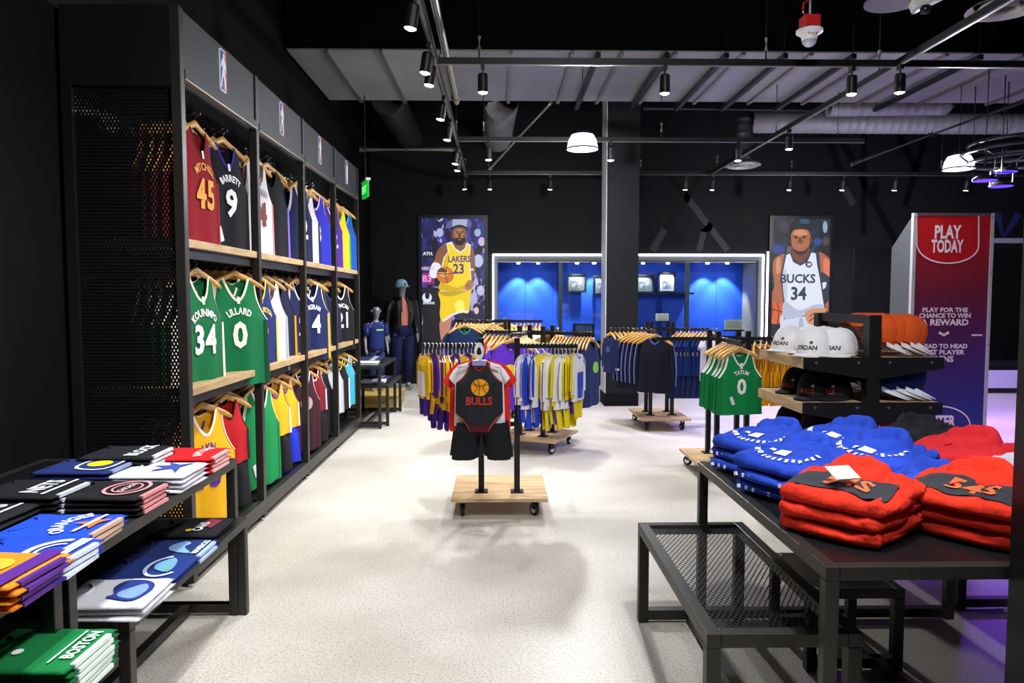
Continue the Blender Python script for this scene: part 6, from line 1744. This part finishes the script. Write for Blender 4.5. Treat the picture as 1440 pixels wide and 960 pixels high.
def mannequin(loc, rz, s_, label, child=False):
    J = {}
    def j(k, x, y, z, r_): J[k] = (Vector((x, y, z)) * s_, tuple(q * s_ for q in r_) if isinstance(r_, tuple) else r_ * s_)
    hs = 1.25 if child else 1.0
    j('pelvis', 0, 0, .95, (.15, .10)); j('waist', 0, -.01, 1.10, (.125, .09)); j('chest', 0, 0, 1.30, (.155, .105)); j('neckb', 0, .01, 1.46, (.07, .06)); j('neck', 0, 0, 1.54, .05)
    j('jaw', 0, -.02, 1.60, (.055 * hs, .07 * hs)); j('head', 0, -.015, 1.60 + .09 * hs, (.075 * hs, .095 * hs)); j('crown', 0, .0, 1.60 + .15 * hs, (.055 * hs, .07 * hs))
    for sx, n_ in ((-1, 'l'), (1, 'r')):
        j('sh' + n_, sx * .19, .01, 1.42, .06); j('el' + n_, sx * .245, .03, 1.14, .042); j('wr' + n_, sx * .26, -.03, .90, .03); j('palm' + n_, sx * .258, -.045, .83, (.018, .036))
        for q in range(4):
            j('f%d%s' % (q, n_), sx * .256, -.075 + .02 * q, .76 + .008 * abs(q - 1.5), .0085)
        j('th' + n_, sx * .235, -.085, .81, .009)
        j('hip' + n_, sx * .095, 0, .88, .092); j('kn' + n_, sx * .10, -.01, .50, .058); j('an' + n_, sx * .105, .03, .09, .036); j('toe' + n_, sx * .115, -.12, .03, (.038, .024)); j('heel' + n_, sx * .105, .055, .03, (.03, .026))
    Lk = [('pelvis', 'waist'), ('waist', 'chest'), ('chest', 'neckb'), ('neckb', 'neck'), ('neck', 'jaw'), ('jaw', 'head'), ('head', 'crown')]
    for n_ in 'lr':
        Lk += [('chest', 'sh' + n_), ('sh' + n_, 'el' + n_), ('el' + n_, 'wr' + n_), ('wr' + n_, 'palm' + n_), ('palm' + n_, 'th' + n_), ('pelvis', 'hip' + n_), ('hip' + n_, 'kn' + n_), ('kn' + n_, 'an' + n_), ('an' + n_, 'toe' + n_), ('an' + n_, 'heel' + n_)]
        Lk += [('palm' + n_, 'f%d%s' % (q, n_)) for q in range(4)]
    b_ = skin_body('mannequin', J, Lk, M_MANN)
    place(b_, loc, rz, label, None, 'mannequin')
    # nose, brow and ears keep the head readable
    hz_ = (1.60 + .075 * hs) * s_
    MB().tube([(0, -.10 * hs * s_, hz_ + .025 * s_), (0, -.122 * hs * s_, hz_ - .012 * s_)], [.008 * s_, .014 * s_], 8).build('nose', M_MANN, b_, smooth=True)
    for sx in (-1, 1):
        MB().lathe([(0, -.01), (.02, 0), (.016, .012), (0, .012)], 12, (sx * .078 * hs * s_, .0, hz_), Matrix.Rotation(sx * PI / 2, 3, 'Y')).build('ear', M_MANN, b_, smooth=True)
        MB().tube([(sx * .018 * hs * s_, -.103 * hs * s_, hz_ + .026 * s_), (sx * .05 * hs * s_, -.088 * hs * s_, hz_ + .028 * s_)], .006 * s_, 6).build('brow', M_MANN, b_, smooth=True)
    MB().tube([(-.02 * s_, -.098 * hs * s_, hz_ - .045 * s_), (.02 * s_, -.098 * hs * s_, hz_ - .045 * s_)], .005 * s_, 6).build('mouth', M_MANN, b_, smooth=True)
    def E(z, rx, ry, x=0, y=0): return (Vector((x * s_, y * s_, z * s_)), rx * s_, ry * s_)
    def limb(name, pts, m): return MB().tube([Vector(p[:3]) * s_ for p in pts], [p[3] * s_ for p in pts], 14).build(name, m, b_, smooth=True)
    if child:
        MB().ell([E(.86, .195, .14), E(.95, .19, .135), E(1.1, .17, .125), E(1.3, .185, .135), E(1.41, .16, .11), E(1.465, .09, .075)], 20).build('tee', cloth('#1c2c66'), b_, smooth=True)
        for sx in (-1, 1):
            limb('sleeve', [(sx * .13, .0, 1.44, .075), (sx * .2, .01, 1.40, .08), (sx * .225, .02, 1.27, .074), (sx * .235, .025, 1.17, .075)], cloth('#1c2c66'))
            limb('trouser_leg', [(sx * .09, 0, .95, .115), (sx * .097, 0, .8, .105), (sx * .1, -.01, .5, .085), (sx * .105, .02, .12, .07)], cloth('#22305c'))
        MB().lathe([(0, 0), (.035 * s_, 0), (.035 * s_, .004)], 18, Vector((-.232, -.05, 1.28)) * s_, Matrix.Rotation(-PI / 2, 3, 'Y')).build('sleeve_badge', ink('#dfe6f0'), b_)
        MB().box(Vector((.02, -.139, 1.3)) * s_, (.16 * s_, .004, .03 * s_)).build('chest_print', ink('#9fd86a'), b_)
    else:
        MB().ell([E(1.0, .165, .115), E(1.1, .15, .108), E(1.3, .172, .12), E(1.42, .14, .09), E(1.49, .075, .065)], 20).build('shirt', cloth('#d8857c'), b_, smooth=True)
        # open leather jacket: two halves of a shell
        lm = mat('black_leather', '#121214', .28, bump=(26, .5, .01))
        for sx in (-1, 1):
            rows = []
            for z, rx, ry in ((1.02, .19, .145), (1.1, .185, .14), (1.25, .2, .15), (1.38, .195, .135), (1.46, .13, .1), (1.51, .085, .085)):
                rows.append([(sx * rx * s_ * math.sin(a), ry * s_ * math.cos(a), z * s_) for a in [k * (PI * .885) / 10 for k in range(11)]])
            jk = MB().grid(rows if sx < 0 else rows[::-1]).build('jacket_half', lm, b_, smooth=True)
            sd = jk.modifiers.new('thick', 'SOLIDIFY'); sd.thickness = .012
            limb('jacket_sleeve', [(sx * .12, .0, 1.45, .07), (sx * .2, .01, 1.42, .082), (sx * .235, .025, 1.28, .07), (sx * .25, .03, 1.14, .06), (sx * .262, -.02, .93, .048), (sx * .262, -.025, .91, .05)], lm)
            MB().add([Vector(p) * s_ for p in ((sx * .05, -.13, 1.47), (sx * .14, -.13, 1.42), (sx * .12, -.15, 1.32), (sx * .055, -.155, 1.25))], [(0, 1, 2, 3)]).build('lapel', mat('black_leather_lapel', '#1a1216', .6), b_)
            limb('jeans_leg', [(sx * .085, 0, .98, .112), (sx * .095, 0, .85, .112), (sx * .1, -.01, .5, .075), (sx * .105, .025, .12, .052)], cloth('#161f4a'))
        MB().ell([E(.86, .155, .11), E(.95, .175, .125), E(1.05, .155, .115)], 18).build('jeans_waist', cloth('#161f4a'), b_, smooth=True)
    return b_
af = at_z(566, 548, 0)
mannequin((af.x, af.y, 0), R(32), 1.0, 'adult mannequin in a black leather jacket, jeans and pale blue cap')
hd = Vector((af.x, af.y, 1.66))
cp = cap(hd + Vector((0, 0, .005)), R(40), '#8fb4cc', '#9fc0d4', 'pale blue cap worn by the adult mannequin', 'mannequin caps', mark='#2a3a5a', tilt=R(-4))
cp.scale = (1.0, 1.0, .82)
pl0 = at_z(516, 577, 0); pl1 = at_z(556, 576, 0)
pn = empty('wood_plinth', ((pl0.x + pl1.x) / 2 - .12, pl1.y + .42, 0)); tag(pn, 'low pale wooden plinth under the child mannequin', 'plinth')
MB().span((-.34, -.40, 0), (.32, .40, .17)).build('box', M_PLINTH, pn, bevel=.004); MB().span((-.36, -.42, .17), (.34, .42, .19)).build('top_board', M_PLINTH, pn, bevel=.003)
kd = at_y(529, 500, pn.location.y + .1)
mannequin((kd.x, pn.location.y + .1, .19), R(38), .66, 'child mannequin in a navy tee standing on the wooden plinth', True)
